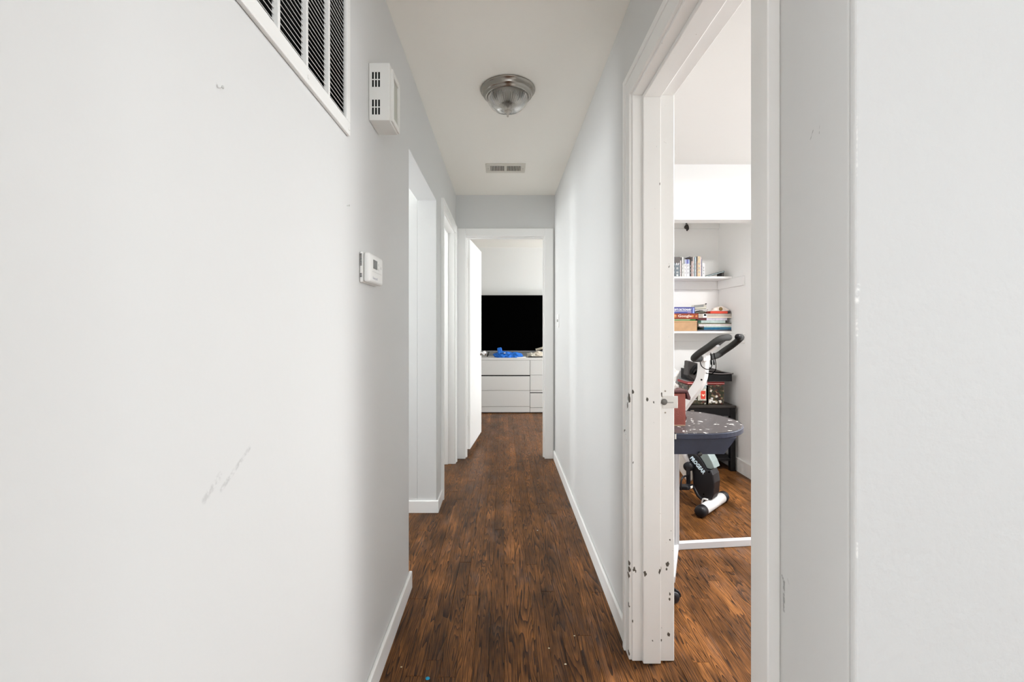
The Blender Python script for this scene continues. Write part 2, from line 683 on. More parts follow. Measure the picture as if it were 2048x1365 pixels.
# ------------------------------------------------------------------ key dimensions (metres)
XL, XLB = -0.440, -0.567          # hall left wall: hall face, back face
XR, XRB = 0.474, 0.611            # hall right wall
YE, YEB = 4.12, 4.24              # end wall
HC = 2.44
YM = 0.611                        # mouth of the hall
ZF = 0.0

# ------------------------------------------------------------------ floor
fl = structure(box('floor', -3.5, 3.8, -4.0, 7.2, -0.12, -0.019, mat('subfloor', (0.03, 0.018, 0.01), 0.9)),
               'dark stained oak strip floor running down the hallway', 'floor')
rnd = random.Random(11)
PW = 0.0572


def plank_geo(bm, x0, x1, y0, y1, dz, val, lay):
    c = 0.0007
    rings = [((x0, y0, x1, y1), -0.0185), ((x0, y0, x1, y1), dz - c), ((x0 + c, y0 + c, x1 - c, y1 - c), dz)]
    R = []
    for (a, b, d, e), z in rings:
        R.append([bm.verts.new(p) for p in ((a, b, z), (d, b, z), (d, e, z), (a, e, z))])
    for r in R:
        for v in r:
            v[lay] = val
    for p, q in zip(R[:-1], R[1:]):
        for k in range(4):
            bm.faces.new((p[k], p[(k + 1) % 4], q[(k + 1) % 4], q[k]))
    bm.faces.new(R[2])


rest = bmesh.new()
rest_lay = rest.verts.layers.float.new('plank_random')
cand = []
x = -3.2
while x < 3.35:
    y = -3.6 - rnd.random() * 0.9
    while y < 6.8:
        ln = rnd.uniform(0.6, 1.9)
        ya, yb = max(y, -3.6), min(y + ln, 6.85)
        if yb - ya > 0.05:
            cand.append((x, ya, yb, rnd.random(), rnd.uniform(-0.0004, 0.0003)))
        y += ln
    x += PW


def seen(xc, yc):
    if yc < 0.9:
        return False
    r = xc / yc
    if XL < xc < XR and yc < YE and abs(r) < 0.5:
        return True
    if -0.9 < xc < XL and 2.05 < yc < 2.93 and r > -0.215:
        return True
    if XLB < xc < XL and 3.15 < yc < 4.0:
        return True
    if YE - 0.1 < yc < 6.4 and -0.10 < r < 0.10:
        return True
    if xc > XR and 0.8 < yc < 4.1 and 0.36 < r < 0.58:
        return True
    return False


n_pl = 0
for (x, ya, yb, v, dz) in cand:
    k = max(2, int((yb - ya) / 0.05))
    vis = sum(seen(x + PW / 2 + o, ya + (yb - ya) * i / k) for i in range(k + 1) for o in (-PW / 2, PW / 2))
    if vis >= 2 and n_pl < 299:
        bm = bmesh.new()
        lay = bm.verts.layers.float.new('plank_random')
        plank_geo(bm, x + 0.0003, x + PW - 0.0003, ya + 0.0003, yb - 0.0003, dz, v, lay)
        obj('plank', bm, M_OAK, fl)
        n_pl += 1
    else:
        plank_geo(rest, x + 0.0003, x + PW - 0.0003, ya + 0.0003, yb - 0.0003, dz, v, rest_lay)
o = obj('plank_field', rest, M_OAK, fl)
o['kind'] = 'stuff'

# ------------------------------------------------------------------ ceiling and walls
structure(box('ceiling', -3.5, 3.8, -4.0, 7.2, HC, HC + 0.12, M_CEIL), 'cream painted hallway ceiling', 'ceiling')

GRY0, GRY1, GRZ0, GRZ1 = 0.50, 1.226, 1.785, 2.29      # grille opening
wall('wall_left', 'X', XLB, XL, 0.18, YE, 0, HC,
     [(GRY0, GRY1, GRZ0, GRZ1), (2.07, 2.925, 0, 2.05), (3.185, 3.970, 0, 2.07)], M_WALL,
     'grey painted left hallway wall with passage opening and doorway', 0.003)
wall('wall_right', 'X', XR, XRB, YM, YE, 0, HC, [(0.81, 1.640, 0, 2.08)], M_WALL,
     'grey painted right hallway wall with open study doorway', 0.003)
wall('wall_end', 'Y', YE, YEB, -2.4, 3.2, 0, HC, [(-0.372, 0.398, 0, 2.075)], M_WALL,
     'grey wall at the end of the hallway above the bedroom door')
wall('wall_near_right', 'Y', YM, 0.72, XRB, 3.4, 0, HC, [], M_WALLR,
     'rolled grey wall facing the camera at the far right')
# a thin skin keeps the frontal face continuous with the corner of the hall
o = wall('wall_corner_right', 'Y', YM - 0.012, YM, XR, 3.4, 0, HC, [], M_WALLR, 'pale ridged wall corner at the hallway mouth', 0.004)
wall('wall_passage_far', 'Y', 2.925, 3.045, -2.4, XLB, 0, HC, [], M_WALL, 'pale far wall of the passage off the left side')
wall('wall_passage_near', 'Y', 1.95, 2.07, -2.4, XLB, 0, HC, [], M_WALL, 'near wall of the left passage')
wall('wall_passage_end', 'X', -2.52, -2.40, 1.95, 3.045, 0, HC, [(2.13, 2.87, 0.85, 2.1)], M_WALL, 'window wall at the end of the left passage')
wall('wall_bath_left', 'X', -2.12, -2.0, 3.045, YE, 0, HC, [(3.30, 3.90, 1.2, 2.0)], M_STUDY, 'bathroom wall around an added, unseen window')
# study
wall('wall_study_right', 'X', 3.2, 3.32, 0.72, YE, 0, HC, [(1.70, 2.70, 0.9, 2.15)], M_STUDY, 'study window wall')
wall('wall_closet_header', 'Y', 3.33, 3.43, XRB, 3.2, 2.055, HC, [], M_STUDY, 'white header wall above the study closet')
wall('wall_closet_jamb', 'Y', 3.33, 3.43, 1.93, 3.2, 0, 2.055, [], M_STUDY, 'white wall beside the study closet opening')
wall('wall_closet_side', 'X', 1.985, 2.085, 3.43, YE - 0.012, 0, HC, [], M_CLOSET, 'white right side wall inside the closet')
wall('wall_closet_back', 'Y', YE - 0.012, YE, XRB + 0.012, 2.085, 0, HC, [], M_CLOSET, 'white back wall of the closet behind the shelves')
wall('wall_study_left', 'X', XRB, XRB + 0.012, 1.72, YE, 0, HC, [], M_STUDY, 'white study side of the hallway wall')
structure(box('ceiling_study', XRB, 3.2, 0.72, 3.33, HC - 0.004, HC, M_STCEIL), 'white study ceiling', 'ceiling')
structure(box('trim_1', XRB + 0.012, 1.93, 3.318, 3.435, 2.02, 2.055, M_TRIM, bevel=0.003), 'white trim board under the closet header', 'trim')
# bedroom
wall('wall_bedroom_back', 'Y', 6.82, 6.94, -1.7, 2.92, 0, HC, [], M_BED, 'pale bedroom wall behind the television')
wall('wall_bedroom_left', 'X', -1.72, -1.60, YEB, 6.82, 0, HC, [], M_BED, 'left bedroom wall')
wall('wall_bedroom_right', 'X', 2.8, 2.92, YEB, 6.82, 0, HC, [(4.75, 6.15, 0.9, 2.1)], M_BED, 'right bedroom window wall')
# living room behind the camera
wall('wall_living_back', 'Y', -3.72, -3.6, -3.32, 3.52, 0, HC, [(-0.35, 2.45, 0.75, 2.15)], M_WALL, 'living room window wall behind the camera')
wall('wall_living_right', 'X', 3.4, 3.52, -3.6, 0.72, 0, HC, [(-2.8, -1.0, 0.75, 2.1)], M_WALL, 'living room side wall')

wall('wall_living_left', 'X', -3.32, -3.2, -3.6, 0.30, 0, HC, [(-1.9, 0.0, 0.75, 2.15)], M_WALL, 'living room left wall around an added, unseen window')
wall('wall_living_front', 'Y', 0.18, 0.30, -3.2, XLB, 0, HC, [], M_WALL, 'living room wall left of the hallway mouth')
# windows (frames, sash bars and panes)
mg, ntg, bg = new_mat('window_glass')
ntg.nodes.remove(bg)
tr = ntg.nodes.new('ShaderNodeBsdfTransparent')
gl = ntg.nodes.new('ShaderNodeBsdfGlossy')
gl.inputs['Roughness'].default_value = 0.02
mx = ntg.nodes.new('ShaderNodeMixShader')
mx.inputs[0].default_value = 0.05
ntg.links.new(tr.outputs[0], mx.inputs[1])
ntg.links.new(gl.outputs[0], mx.inputs[2])
ntg.links.new(mx.outputs[0], ntg.nodes['Material Output'].inputs[0])


def window(n, axis, d, a0, a1, z0, z1, label):
    c = (d, (a0 + a1) / 2, z0) if axis == 'X' else ((a0 + a1) / 2, d, z0)
    w = sgroup('window_%d' % n, c, label, 'window')

    def b(nm, p0, p1, q0, q1, t0, t1, m):
        if axis == 'X':
            box(nm, t0, t1, p0, p1, q0, q1, m, w)
        else:
            box(nm, p0, p1, t0, t1, q0, q1, m, w)
    f = 0.04
    e = 0.0005
    for nm, p0, p1, q0, q1 in (('window_frame', a0 + e, a0 + f, z0 + e, z1 - e), ('window_frame', a1 - f, a1 - e, z0 + e, z1 - e),
                               ('window_frame', a0 + f, a1 - f, z0 + e, z0 + f), ('window_frame', a0 + f, a1 - f, z1 - f, z1 - e),
                               ('sash_bar', a0 + f, a1 - f, (z0 + z1) / 2 - 0.02, (z0 + z1) / 2 + 0.02)):
        b(nm, p0, p1, q0, q1, d - 0.03, d + 0.03, M_TRIM)
    b('pane', a0 + f, a1 - f, z0 + f, (z0 + z1) / 2 - 0.02, d - 0.003, d + 0.003, mg)
    b('pane', a0 + f, a1 - f, (z0 + z1) / 2 + 0.02, z1 - f, d - 0.003, d + 0.003, mg)


window(1, 'X', 3.26, 1.70, 2.70, 0.9, 2.15, 'white sash window of the study')
window(2, 'Y', -3.66, -0.35, 2.45, 0.75, 2.15, 'wide living room window behind the camera')
window(3, 'X', 3.46, -2.8, -1.0, 0.75, 2.1, 'added side window of the living room, out of view')
window(4, 'X', -2.46, 2.13, 2.87, 0.85, 2.1, 'window at the end of the left passage')
window(5, 'X', 2.86, 4.75, 6.15, 0.9, 2.1, 'bedroom sash window')
window(7, 'X', -3.26, -1.9, 0.0, 0.75, 2.15, 'added left living room window, out of view')  # made up, opened so side light reaches the right hall wall
window(6, 'X', -2.06, 3.30, 3.90, 1.2, 2.0, 'added small bathroom window, out of view')  # made up to let light into the unseen bath

# baseboards
BBH, BBT = 0.080, 0.014


def baseboard(name, x0, x1, y0, y1, label, h=BBH):
    bm = bmesh.new()
    add_box(bm, x0, x1, y0, y1, 0.0005, h)
    es = [e for e in bm.edges if all(abs(v.co.z - h) < 1e-6 for v in e.verts)]
    bmesh.ops.bevel(bm, geom=es, offset=0.006, segments=3, affect='EDGES', profile=0.5)
    return structure(obj(name, bm, M_TRIM), label, 'baseboard')


baseboard('baseboard_left', XL, XL + BBT, 0.18, 2.078, 'white baseboard along the near left hallway wall')
baseboard('baseboard_passage', -2.4, XL + BBT, 2.925 - BBT, 2.925, 'white baseboard on the far wall of the passage')
baseboard('baseboard_left_far', XL, XL + BBT, 2.925, 3.128, 'short white baseboard beside the left doorway')
baseboard('baseboard_right', XR - BBT, XR, 1.69, YE, 'long white baseboard along the right hallway wall')
baseboard('baseboard_right_near', XR - BBT, XR, YM - 0.01, 0.758, 'short white baseboard near the hallway mouth')
baseboard('baseboard_closet', 1.985 - BBT, 1.985, 3.43, YE - 0.014, 'white baseboard inside the closet', 0.115)
baseboard('baseboard_closet_back', XRB + 0.03, 1.985 - BBT, YE - 0.012 - BBT, YE - 0.012, 'white baseboard at the back of the closet', 0.115)
baseboard('baseboard_bedroom', -1.6, 2.8, 6.82 - BBT, 6.82, 'white baseboard of the bedroom')

# ------------------------------------------------------------------ study doorway (right)
t = sgroup('trim_2', (0.54, 1.22, 0), 'chipped white wooden frame of the study doorway on the right', 'door frame')
CF = XR - 0.016
box('casing', CF, XR, 1.624, 1.686, 0.001, 2.140, M_CHIP, t, 0.003, 2)
box('casing', CF, XR, 0.765, 0.826, 0.001, 2.140, M_TRIM, t, 0.003, 2)
box('casing', CF, XR, 0.826, 1.624, 2.066, 2.140, M_CHIP, t, 0.003, 2)
for y0, y1 in ((1.669, 1.690), (0.761, 0.782)):
    box('backband', CF - 0.006, XR, y0, y1, 0.001, 2.144, M_CHIP if y0 > 1 else M_TRIM, t, 0.002)
box('backband', CF - 0.006, XR, 0.782, 1.669, 2.123, 2.144, M_CHIP, t, 0.002)
box('jamb', XR - 0.006, XRB + 0.010, 1.618, 1.6395, 0.001, 2.079, M_CHIP, t, 0.002)
box('jamb', XR - 0.006, XRB + 0.010, 0.8105, 0.832, 0.001, 2.079, M_TRIM, t, 0.002)
box('head_jamb', XR - 0.006, XRB + 0.010, 0.832, 1.618, 2.060, 2.079, M_CHIP, t, 0.002)
box('stop', 0.504, 0.568, 1.604, 1.618, 0.001, 2.060, M_CHIP, t, 0.003, 2)
box('stop', 0.504, 0.568, 0.832, 0.846, 0.001, 2.060, M_CHIP, t, 0.003, 2)
box('stop', 0.504, 0.568, 0.846, 1.604, 2.046, 2.060, M_CHIP, t, 0.003, 2)
# strike plate with its latch hole, screws
bm = bmesh.new()
add_box(bm, 0.578, 0.633, 1.6145, 1.6180, 0.922, 0.966, 0.001)
sp = obj('strike_plate', bm, mat('painted_steel', (0.78, 0.77, 0.74), 0.3, 0.0), t)
lathe('latch_hole', (0.583, 1.6150, 0.945), [(0.0115, -0.0012), (0.0115, 0.0)], mat('hole_grey', (0.17, 0.17, 0.16), 0.5), sp, 20, 'Y')
box('slot', 0.594, 0.616, 1.6130, 1.6146, 0.941, 0.945, mat('slot_grey', (0.38, 0.38, 0.36)), sp)
for z in (0.984, 0.906):
    lathe('screw', (0.588, 1.6168, z), [(0.003, -0.0005), (0.003, 0.0012)], M_NICKEL, t, 10, 'Y')

d = sgroup('door_1', (0.63, 0.86, 0), 'white study door folded open against the near wall', 'door')
box('panel', 0.632, 1.398, 0.845, 0.880, 0.012, 2.045, M_TRIM, d, 0.003)
lathe('knob', (1.335, 0.880, 0.95), [(0.03, 0.0), (0.03, 0.006), (0.012, 0.010), (0.012, 0.03), (0.026, 0.038), (0.028, 0.05), (0.018, 0.06)], M_CHROME, d, 24, 'Y')

# ------------------------------------------------------------------ left doorway (bath)
t = sgroup('trim_3', (-0.5, 3.57, 0), 'white frame of the doorway on the left near the hall end', 'door frame')
CFL = XL + 0.016
box('casing', XL, CFL, 3.130, 3.196, 0.001, 2.125, M_TRIM, t, 0.003, 2)
box('casing', XL, CFL, 3.955, 4.024, 0.001, 2.125, M_TRIM, t, 0.003, 2)
box('casing', XL, CFL, 3.196, 3.955, 2.055, 2.125, M_TRIM, t, 0.003, 2)
for y0, y1 in ((3.126, 3.146), (4.006, 4.028)):
    box('backband', XL, CFL + 0.006, y0, y1, 0.001, 2.129, M_TRIM, t, 0.002)
box('backband', XL, CFL + 0.006, 3.146, 4.006, 2.109, 2.129, M_TRIM, t, 0.002)
box('jamb', XLB - 0.004, XL + 0.006, 3.1855, 3.205, 0.001, 2.0695, M_TRIM, t, 0.002)
box('jamb', XLB - 0.004, XL + 0.006, 3.950, 3.9695, 0.001, 2.0695, M_TRIM, t, 0.002)
box('head_jamb', XLB - 0.004, XL + 0.006, 3.205, 3.950, 2.050, 2.0695, M_TRIM, t, 0.002)
box('stop', -0.525, -0.490, 3.937, 3.950, 0.001, 2.050, M_TRIM, t, 0.002)
box('stop', -0.525, -0.490, 3.205, 3.218, 0.001, 2.050, M_TRIM, t, 0.002)
box('stop', -0.525, -0.490, 3.218, 3.937, 2.037, 2.050, M_TRIM, t, 0.002)

# ------------------------------------------------------------------ end doorway (bedroom)
t = sgroup('trim_4', (0.01, 4.18, 0), 'white frame of the bedroom doorway at the hall end', 'door frame')
CY = YE - 0.018
box('casing', -0.424, -0.350, CY, YE, 0.001, 2.128, M_TRIM, t, 0.003, 2)
box('casing', 0.379, 0.458, CY, YE, 0.001, 2.128, M_TRIM, t, 0.003, 2)
box('casing', -0.350, 0.379, CY, YE, 2.056, 2.128, M_TRIM, t, 0.003, 2)
box('jamb', -0.3715, -0.352, YE - 0.006, YEB + 0.006, 0.001, 2.0745, M_TRIM, t, 0.002)
box('jamb', 0.380, 0.3975, YE - 0.006, YEB + 0.006, 0.001, 2.0745, M_TRIM, t, 0.002)
box('head_jamb', -0.352, 0.380, YE - 0.006, YEB + 0.006, 2.056, 2.0745, M_TRIM, t, 0.002)
box('stop', -0.352, -0.340, 4.150, 4.185, 0.001, 2.056, M_TRIM, t, 0.002)
box('stop', 0.368, 0.380, 4.150, 4.185, 0.001, 2.056, M_TRIM, t, 0.002)
box('stop', -0.340, 0.368, 4.150, 4.185, 2.044, 2.056, M_TRIM, t, 0.002)

# bedroom door: hinged on the left jamb, standing open into the bedroom
dn = Vector((0.0715, 0.70, 0)).normalized()        # along the leaf
dr = Vector((dn.y, -dn.x, 0))                      # its face normal towards the hall's right
hp = Vector((-0.316, 4.215, 0))
d = sgroup('door_2', (hp.x, hp.y, 0), 'white slab bedroom door standing open at the hall end', 'door')
bm = bmesh.new()
rot_box(bm, hp + dn * 0.352 - dr * 0.0175 + Vector((0, 0, 1.055)), dr, dn, (0, 0, 1), 0.0175, 0.352, 0.995, 0.002)
panel = obj('panel', bm, M_TRIM, d)
M_HINGE = mat('hinge_paint', (0.55, 0.54, 0.50), 0.35)
for z in (1.83, 0.33):
    h = box('hinge', -0.3525, -0.3495, 4.188, 4.222, z - 0.045, z + 0.045, M_HINGE, d, 0.0005)
    tube('pin', [(-0.345, 4.220, z - 0.047), (-0.345, 4.220, z + 0.047)], 0.005, M_HINGE, d, 8)
kp = hp + dn * 0.640 + Vector((0, 0, 0.935))
bm = bmesh.new()
add_lathe(bm, (0, 0, 0), [(0.028, 0.0), (0.028, 0.006), (0.011, 0.010), (0.011, 0.030), (0.023, 0.036), (0.027, 0.050), (0.022, 0.060), (0.008, 0.064)], 24, 'X')
bmesh.ops.transform(bm, matrix=frame(kp, dr, dn, (0, 0, 1)), verts=bm.verts)
bmesh.ops.recalc_face_normals(bm, faces=bm.faces)
obj('knob', bm, M_CHROME, d, smooth=True)
kp2 = kp + dn * 0.0655
bm = bmesh.new()
rot_box(bm, kp2 - dr * 0.0175, dr, dn, (0, 0, 1), 0.011, 0.0008, 0.028)
obj('latch_plate', bm, M_CHROME, d)

# ------------------------------------------------------------------ return-air grille (left wall, top)
g = thing('return_air_grille', (XL, 0.86, GRZ0), 'large white louvered return air grille high on the left wall', 'air grille')
gx0, gx1 = XL + 0.0005, XL + 0.010
fy0, fy1, fz0, fz1 = 0.468, 1.252, 1.752, 2.32
box('frame', gx0, gx1, fy0, fy1, fz0, GRZ0 + 0.004, M_WMETAL, g, 0.003, 2)
box('frame', gx0, gx1, fy0, fy1, GRZ1 - 0.004, fz1, M_WMETAL, g, 0.003, 2)
box('frame', gx0, gx1, GRY1 - 0.004, fy1, GRZ0 + 0.004, GRZ1 - 0.004, M_WMETAL, g, 0.003, 2)
box('frame', gx0, gx1, fy0, GRY0 + 0.004, GRZ0 + 0.004, GRZ1 - 0.004, M_WMETAL, g, 0.003, 2)
for k in range(1, 6):
    yc = 1.226 - k * 0.1235
    box('mullion', XL - 0.004, gx1 - 0.001, yc - 0.0045, yc + 0.0045, GRZ0 + 0.003, GRZ1 - 0.003, M_WMETAL, g, 0.001)
box('duct_back', XLB + 0.006, XLB + 0.012, GRY0 + 0.001, GRY1 - 0.001, GRZ0 + 0.001, GRZ1 - 0.001, M_DARK, g)
box('duct_lining', XLB + 0.012, XL - 0.009, GRY0 + 0.001, GRY1 - 0.001, GRZ0 + 0.0005, GRZ0 + 0.002, M_DARK, g)
box('duct_lining', XLB + 0.012, XL - 0.002, GRY1 - 0.0025, GRY1 - 0.0005, GRZ0 + 0.002, GRZ1 - 0.002, M_DARK, g)
lv = None
n = 40
for k in range(n):
    z = GRZ0 + 0.008 + k * (GRZ1 - GRZ0 - 0.016) / (n - 1)
    if lv is None:
        bm = bmesh.new()
        a = math.radians(50)
        rot_box(bm, (XL - 0.002, (GRY0 + GRY1) / 2, z), (math.cos(a), 0, -math.sin(a)), (0, 1, 0), (math.sin(a), 0, math.cos(a)), 0.0048, (GRY1 - GRY0) / 2 - 0.001, 0.0005)
        lv = obj('louver', bm, M_WMETAL, g)
        z00 = z
    else:
        c = lv.copy()
        COL.objects.link(c)
        c.parent = g
        c.location = (0, 0, z - z00)
for y, z in ((1.239, 1.768), (1.239, 2.10), (0.98, 1.767), (0.72, 1.768)):
    lathe('screw', (gx1, y, z), [(0.0045, -0.001), (0.0045, 0.001), (0.002, 0.002)], M_WMETAL, g, 12, 'X')

# ------------------------------------------------------------------ door chime
c = thing('door_chime', (XL, 1.51, 1.89), 'white boxy door chime with slotted side on the left wall', 'door chime')
y0, y1, z0, z1 = 1.452, 1.566, 1.892, 2.080
xf = -0.372
M_CH = mat('chime_plastic', (0.80, 0.80, 0.77), 0.4)
body = box('body', XL + 0.0005, xf, y0, y1, z0, z1, M_CH, c, 0.002, 2)
# raised front frame round a recessed panel
fx = xf + 0.008
box('front_frame', xf - 0.001, fx, y0 + 0.014, y0 + 0.030, z0 + 0.004, z1 - 0.012, M_CH, c, 0.002)
box('front_frame', xf - 0.001, fx, y1 - 0.013, y1, z0 + 0.004, z1 - 0.012, M_CH, c, 0.002)
box('front_frame', xf - 0.001, fx, y0 + 0.030, y1 - 0.013, z1 - 0.030, z1 - 0.012, M_CH, c, 0.002)
box('front_frame', xf - 0.001, fx, y0 + 0.030, y1 - 0.013, z0 + 0.004, z0 + 0.020, M_CH, c, 0.002)
box('front_panel', xf - 0.001, xf + 0.001, y0 + 0.030, y1 - 0.013, z0 + 0.020, z1 - 0.030, mat('chime_grey', (0.52, 0.53, 0.47), 0.6), c)
for zc in (2.038, 2.012, 1.948, 1.922):
    for k in range(3):
        xs = XL + 0.014 + k * 0.0100
        box('vent_slot', xs - 0.0028, xs + 0.0028, y0 - 0.0004, y0 + 0.004, zc - 0.0112, zc + 0.0112, M_DARK, body)

# ------------------------------------------------------------------ thermostat
c = thing('thermostat', (XL, 1.435, 1.353), 'white wall thermostat with small grey display', 'thermostat')
ty0, ty1, tz0, tz1 = 1.358, 1.512, 1.354, 1.448
box('base', XL + 0.0005, XL + 0.011, ty0, ty1, tz0, tz1, M_WHITE, c, 0.004, 2)
bm = bmesh.new()
add_box(bm, XL + 0.012, XL + 0.031, ty0 + 0.001, ty1 - 0.001, tz0 + 0.001, tz1 - 0.001, 0.008, 3)
cov = obj('cover', bm, M_WHITE, c, smooth=False)
box('display', XL + 0.0308, XL + 0.0318, ty0 + 0.040, ty0 + 0.082, 1.401, 1.429, mat('lcd', (0.075, 0.08, 0.07), 0.25), cov)
for yy, zz in ((ty0 + 0.097, 1.419), (ty0 + 0.097, 1.404), (ty0 + 0.125, 1.412)):
    box('button', XL + 0.0305, XL + 0.0322, yy - 0.005, yy + 0.005, zz - 0.004, zz + 0.004, mat('button_grey', (0.70, 0.70, 0.68), 0.4), cov, 0.001)
box('door_seam', XL + 0.0306, XL + 0.0313, ty0 + 0.03, ty1 - 0.02, 1.3905, 1.3915, mat('seam_grey', (0.6, 0.6, 0.58), 0.5), cov)
for k in range(9):
    zz = 1.440 - k * 0.0042
    box('vent_slot', XL + 0.002, XL + 0.008, ty0 - 0.0004, ty0 + 0.003, zz - 0.0011, zz + 0.0011, M_DARK, c)
for k in range(3):
    zz = 1.380 - k * 0.0045
    box('vent_slot', XL + 0.002, XL + 0.008, ty0 - 0.0004, ty0 + 0.003, zz - 0.0011, zz + 0.0011, M_DARK, c)
text('lettering', 'Honeywell', 0.012, frame((XL + 0.0313, ty0 + 0.06, 1.371), (0, 1, 0), (0, 0, 1), (1, 0, 0)), mat('faint_print', (0.66, 0.66, 0.70), 0.5), cov, 0.0002)

# nails left in the wall
for (y, z, lb) in ((0.687, 1.586, 'small plaster covered nail on the left wall under the grille'),
                   (1.252, 1.558, 'tiny nail in the left wall above the thermostat')):
    nl = thing('wall_nail', (XL, y, z), lb, 'nail')
    tube('shank', [(XL - 0.004, y, z), (XL + 0.006, y, z + 0.001)], 0.0012, M_WMETAL, nl, 8)
    lathe('nail_head', (XL + 0.006, y, z + 0.001), [(0.0026, 0), (0.0026, 0.0012)], mat('nail_paint', (0.6, 0.6, 0.58), 0.4), nl, 10, 'X')

# ------------------------------------------------------------------ ceiling light
LX, LY = 0.022, 2.29
c = thing('ceiling_light', (LX, LY, HC), 'flush ceiling light with brushed nickel rim and ribbed glass dome', 'ceiling light')
M_RIM = mat('rim_nickel', (0.36, 0.335, 0.30), 0.24, 1.0)
lathe('rim', (LX, LY, HC), [(0.100, -0.001), (0.139, -0.001), (0.1415, -0.004), (0.140, -0.008), (0.135, -0.010), (0.132, -0.014), (0.1285, -0.025), (0.1265, -0.029), (0.121, -0.031), (0.118, -0.034), (0.1165, -0.040), (0.112, -0.043), (0.106, -0.042), (0.100, -0.030)], M_RIM, c, 96, cap=False)
lathe('pan', (LX, LY, HC), [(0.101, -0.012), (0.05, -0.010), (0.004, -0.009)], mat('pan_white', (0.55, 0.53, 0.48), 0.5), c, 48, cap=False)
mgl, ntl, bl_ = new_mat('ribbed_glass')
bl_.inputs['Base Color'].default_value = (0.96, 0.95, 0.93, 1)
bl_.inputs['Roughness'].default_value = 0.06
bl_.inputs['IOR'].default_value = 1.45
bl_.inputs['Transmission Weight'].default_value = 1.0
prof = []
for k in range(17):
    a = k / 16 * math.pi / 2
    prof.append((0.1055 * math.cos(a) ** 0.80 if k < 16 else 0.006, -0.036 - 0.076 * math.sin(a)))
inner = [(max(r - 0.003, 0.004), h + 0.003) for r, h in prof[::-1]]
bm = bmesh.new()
rings = []
SEG = 288
for (r, h), rib in [(p, 1) for p in prof] + [(p, 0) for p in inner]:
    ring = []
    for k in range(SEG):
        a = 2 * math.pi * k / SEG
        rr = r + (0.0016 * math.cos(56 * a) * min(1, r / 0.03) if rib else 0)
        ring.append(bm.verts.new((LX + rr * math.cos(a), LY + rr * math.sin(a), HC + h)))
    rings.append(ring)
for a, b in zip(rings, rings[1:] + rings[:1]):
    for k in range(SEG):
        bm.faces.new((a[k], a[(k + 1) % SEG], b[(k + 1) % SEG], b[k]))
bmesh.ops.recalc_face_normals(bm, faces=bm.faces)
obj('glass_dome', bm, mgl, c, smooth=True)
lathe('finial', (LX, LY, HC), [(0.004, -0.106), (0.018, -0.111), (0.019, -0.114), (0.013, -0.117), (0.009, -0.120), (0.010, -0.123), (0.006, -0.125), (0.004, -0.129), (0.0055, -0.133), (0.0045, -0.139), (0.002, -0.142)], M_NICKEL, c, 24)
for s in (-1, 1):
    b = lathe('bulb', (LX + s * 0.045, LY - 0.01, HC - 0.05), [(0.002, -0.024), (0.014, -0.021), (0.023, -0.008), (0.024, 0.004), (0.017, 0.018), (0.012, 0.024), (0.012, 0.036)], mat('bulb_white', (0.82, 0.81, 0.78), 0.3), c, 20)
tube('stem_rod', [(LX, LY, HC - 0.010), (LX, LY, HC - 0.104)], 0.003, M_NICKEL, c, 8)

# ------------------------------------------------------------------ ceiling register
RX, RY = 0.016, 3.417
c = thing('ceiling_register', (RX, RY, HC), 'cream slotted air register in the ceiling beyond the light', 'air vent')
M_REG = mat('register_cream', (0.72, 0.69, 0.62), 0.45)
rz0, rz1 = HC - 0.006, HC - 0.0005
hx, hy, sx_, sy_ = 0.151, 0.098, 0.115, 0.056
box('frame', RX - hx, RX + hx, RY - hy, RY - sy_, rz0, rz1, M_REG, c, 0.002)
box('frame', RX - hx, RX + hx, RY + sy_, RY + hy, rz0, rz1, M_REG, c, 0.002)
box('frame', RX - hx, RX - sx_, RY - sy_, RY + sy_, rz0, rz1, M_REG, c, 0.002)
box('frame', RX + sx_, RX + hx, RY - sy_, RY + sy_, rz0, rz1, M_REG, c, 0.002)
box('center_bar', RX - 0.008, RX + 0.008, RY - sy_, RY + sy_, rz0, rz1, M_REG, c, 0.001)
box('duct_shadow', RX - sx_, RX + sx_, RY - sy_, RY + sy_, HC - 0.0012, HC - 0.0004, mat('register_inside', (0.05, 0.045, 0.035), 0.8), c)
for s in (-1, 1):
    for k in range(9):
        xc = RX + s * (0.008 + (k + 0.42) * 0.0119)
        bm = bmesh.new()
        a = math.radians(40) * s
        rot_box(bm, (xc, RY, HC - 0.0040), (math.cos(a), 0, -math.sin(a)), (0, 1, 0), (math.sin(a), 0, math.cos(a)), 0.0034, sy_, 0.0005)
        obj('louver', bm, M_REG, c)
    lathe('screw', (RX + s * 0.133, RY, rz0), [(0.004, 0.001), (0.004, -0.0008), (0.002, -0.0016)], mat('screw_dull', (0.4, 0.38, 0.34), 0.4, 0.8), c, 10)

# ------------------------------------------------------------------ light switch on the right wall
c = thing('light_switch', (XR, 3.83, 1.27), 'white toggle light switch on the right hallway wall', 'light switch')
box('plate', XR - 0.006, XR - 0.0003, 3.795, 3.865, 1.212, 1.328, M_WHITE, c, 0.002)
box('toggle', XR - 0.016, XR - 0.005, 3.825, 3.835, 1.262, 1.284, mat('toggle_grey', (0.45, 0.45, 0.42), 0.4), c, 0.002)
for z in (1.240, 1.300):
    lathe('screw', (XR - 0.0062, 3.83, z), [(0.003, -0.0006), (0.003, 0.0006)], M_NICKEL, c, 10, 'X')

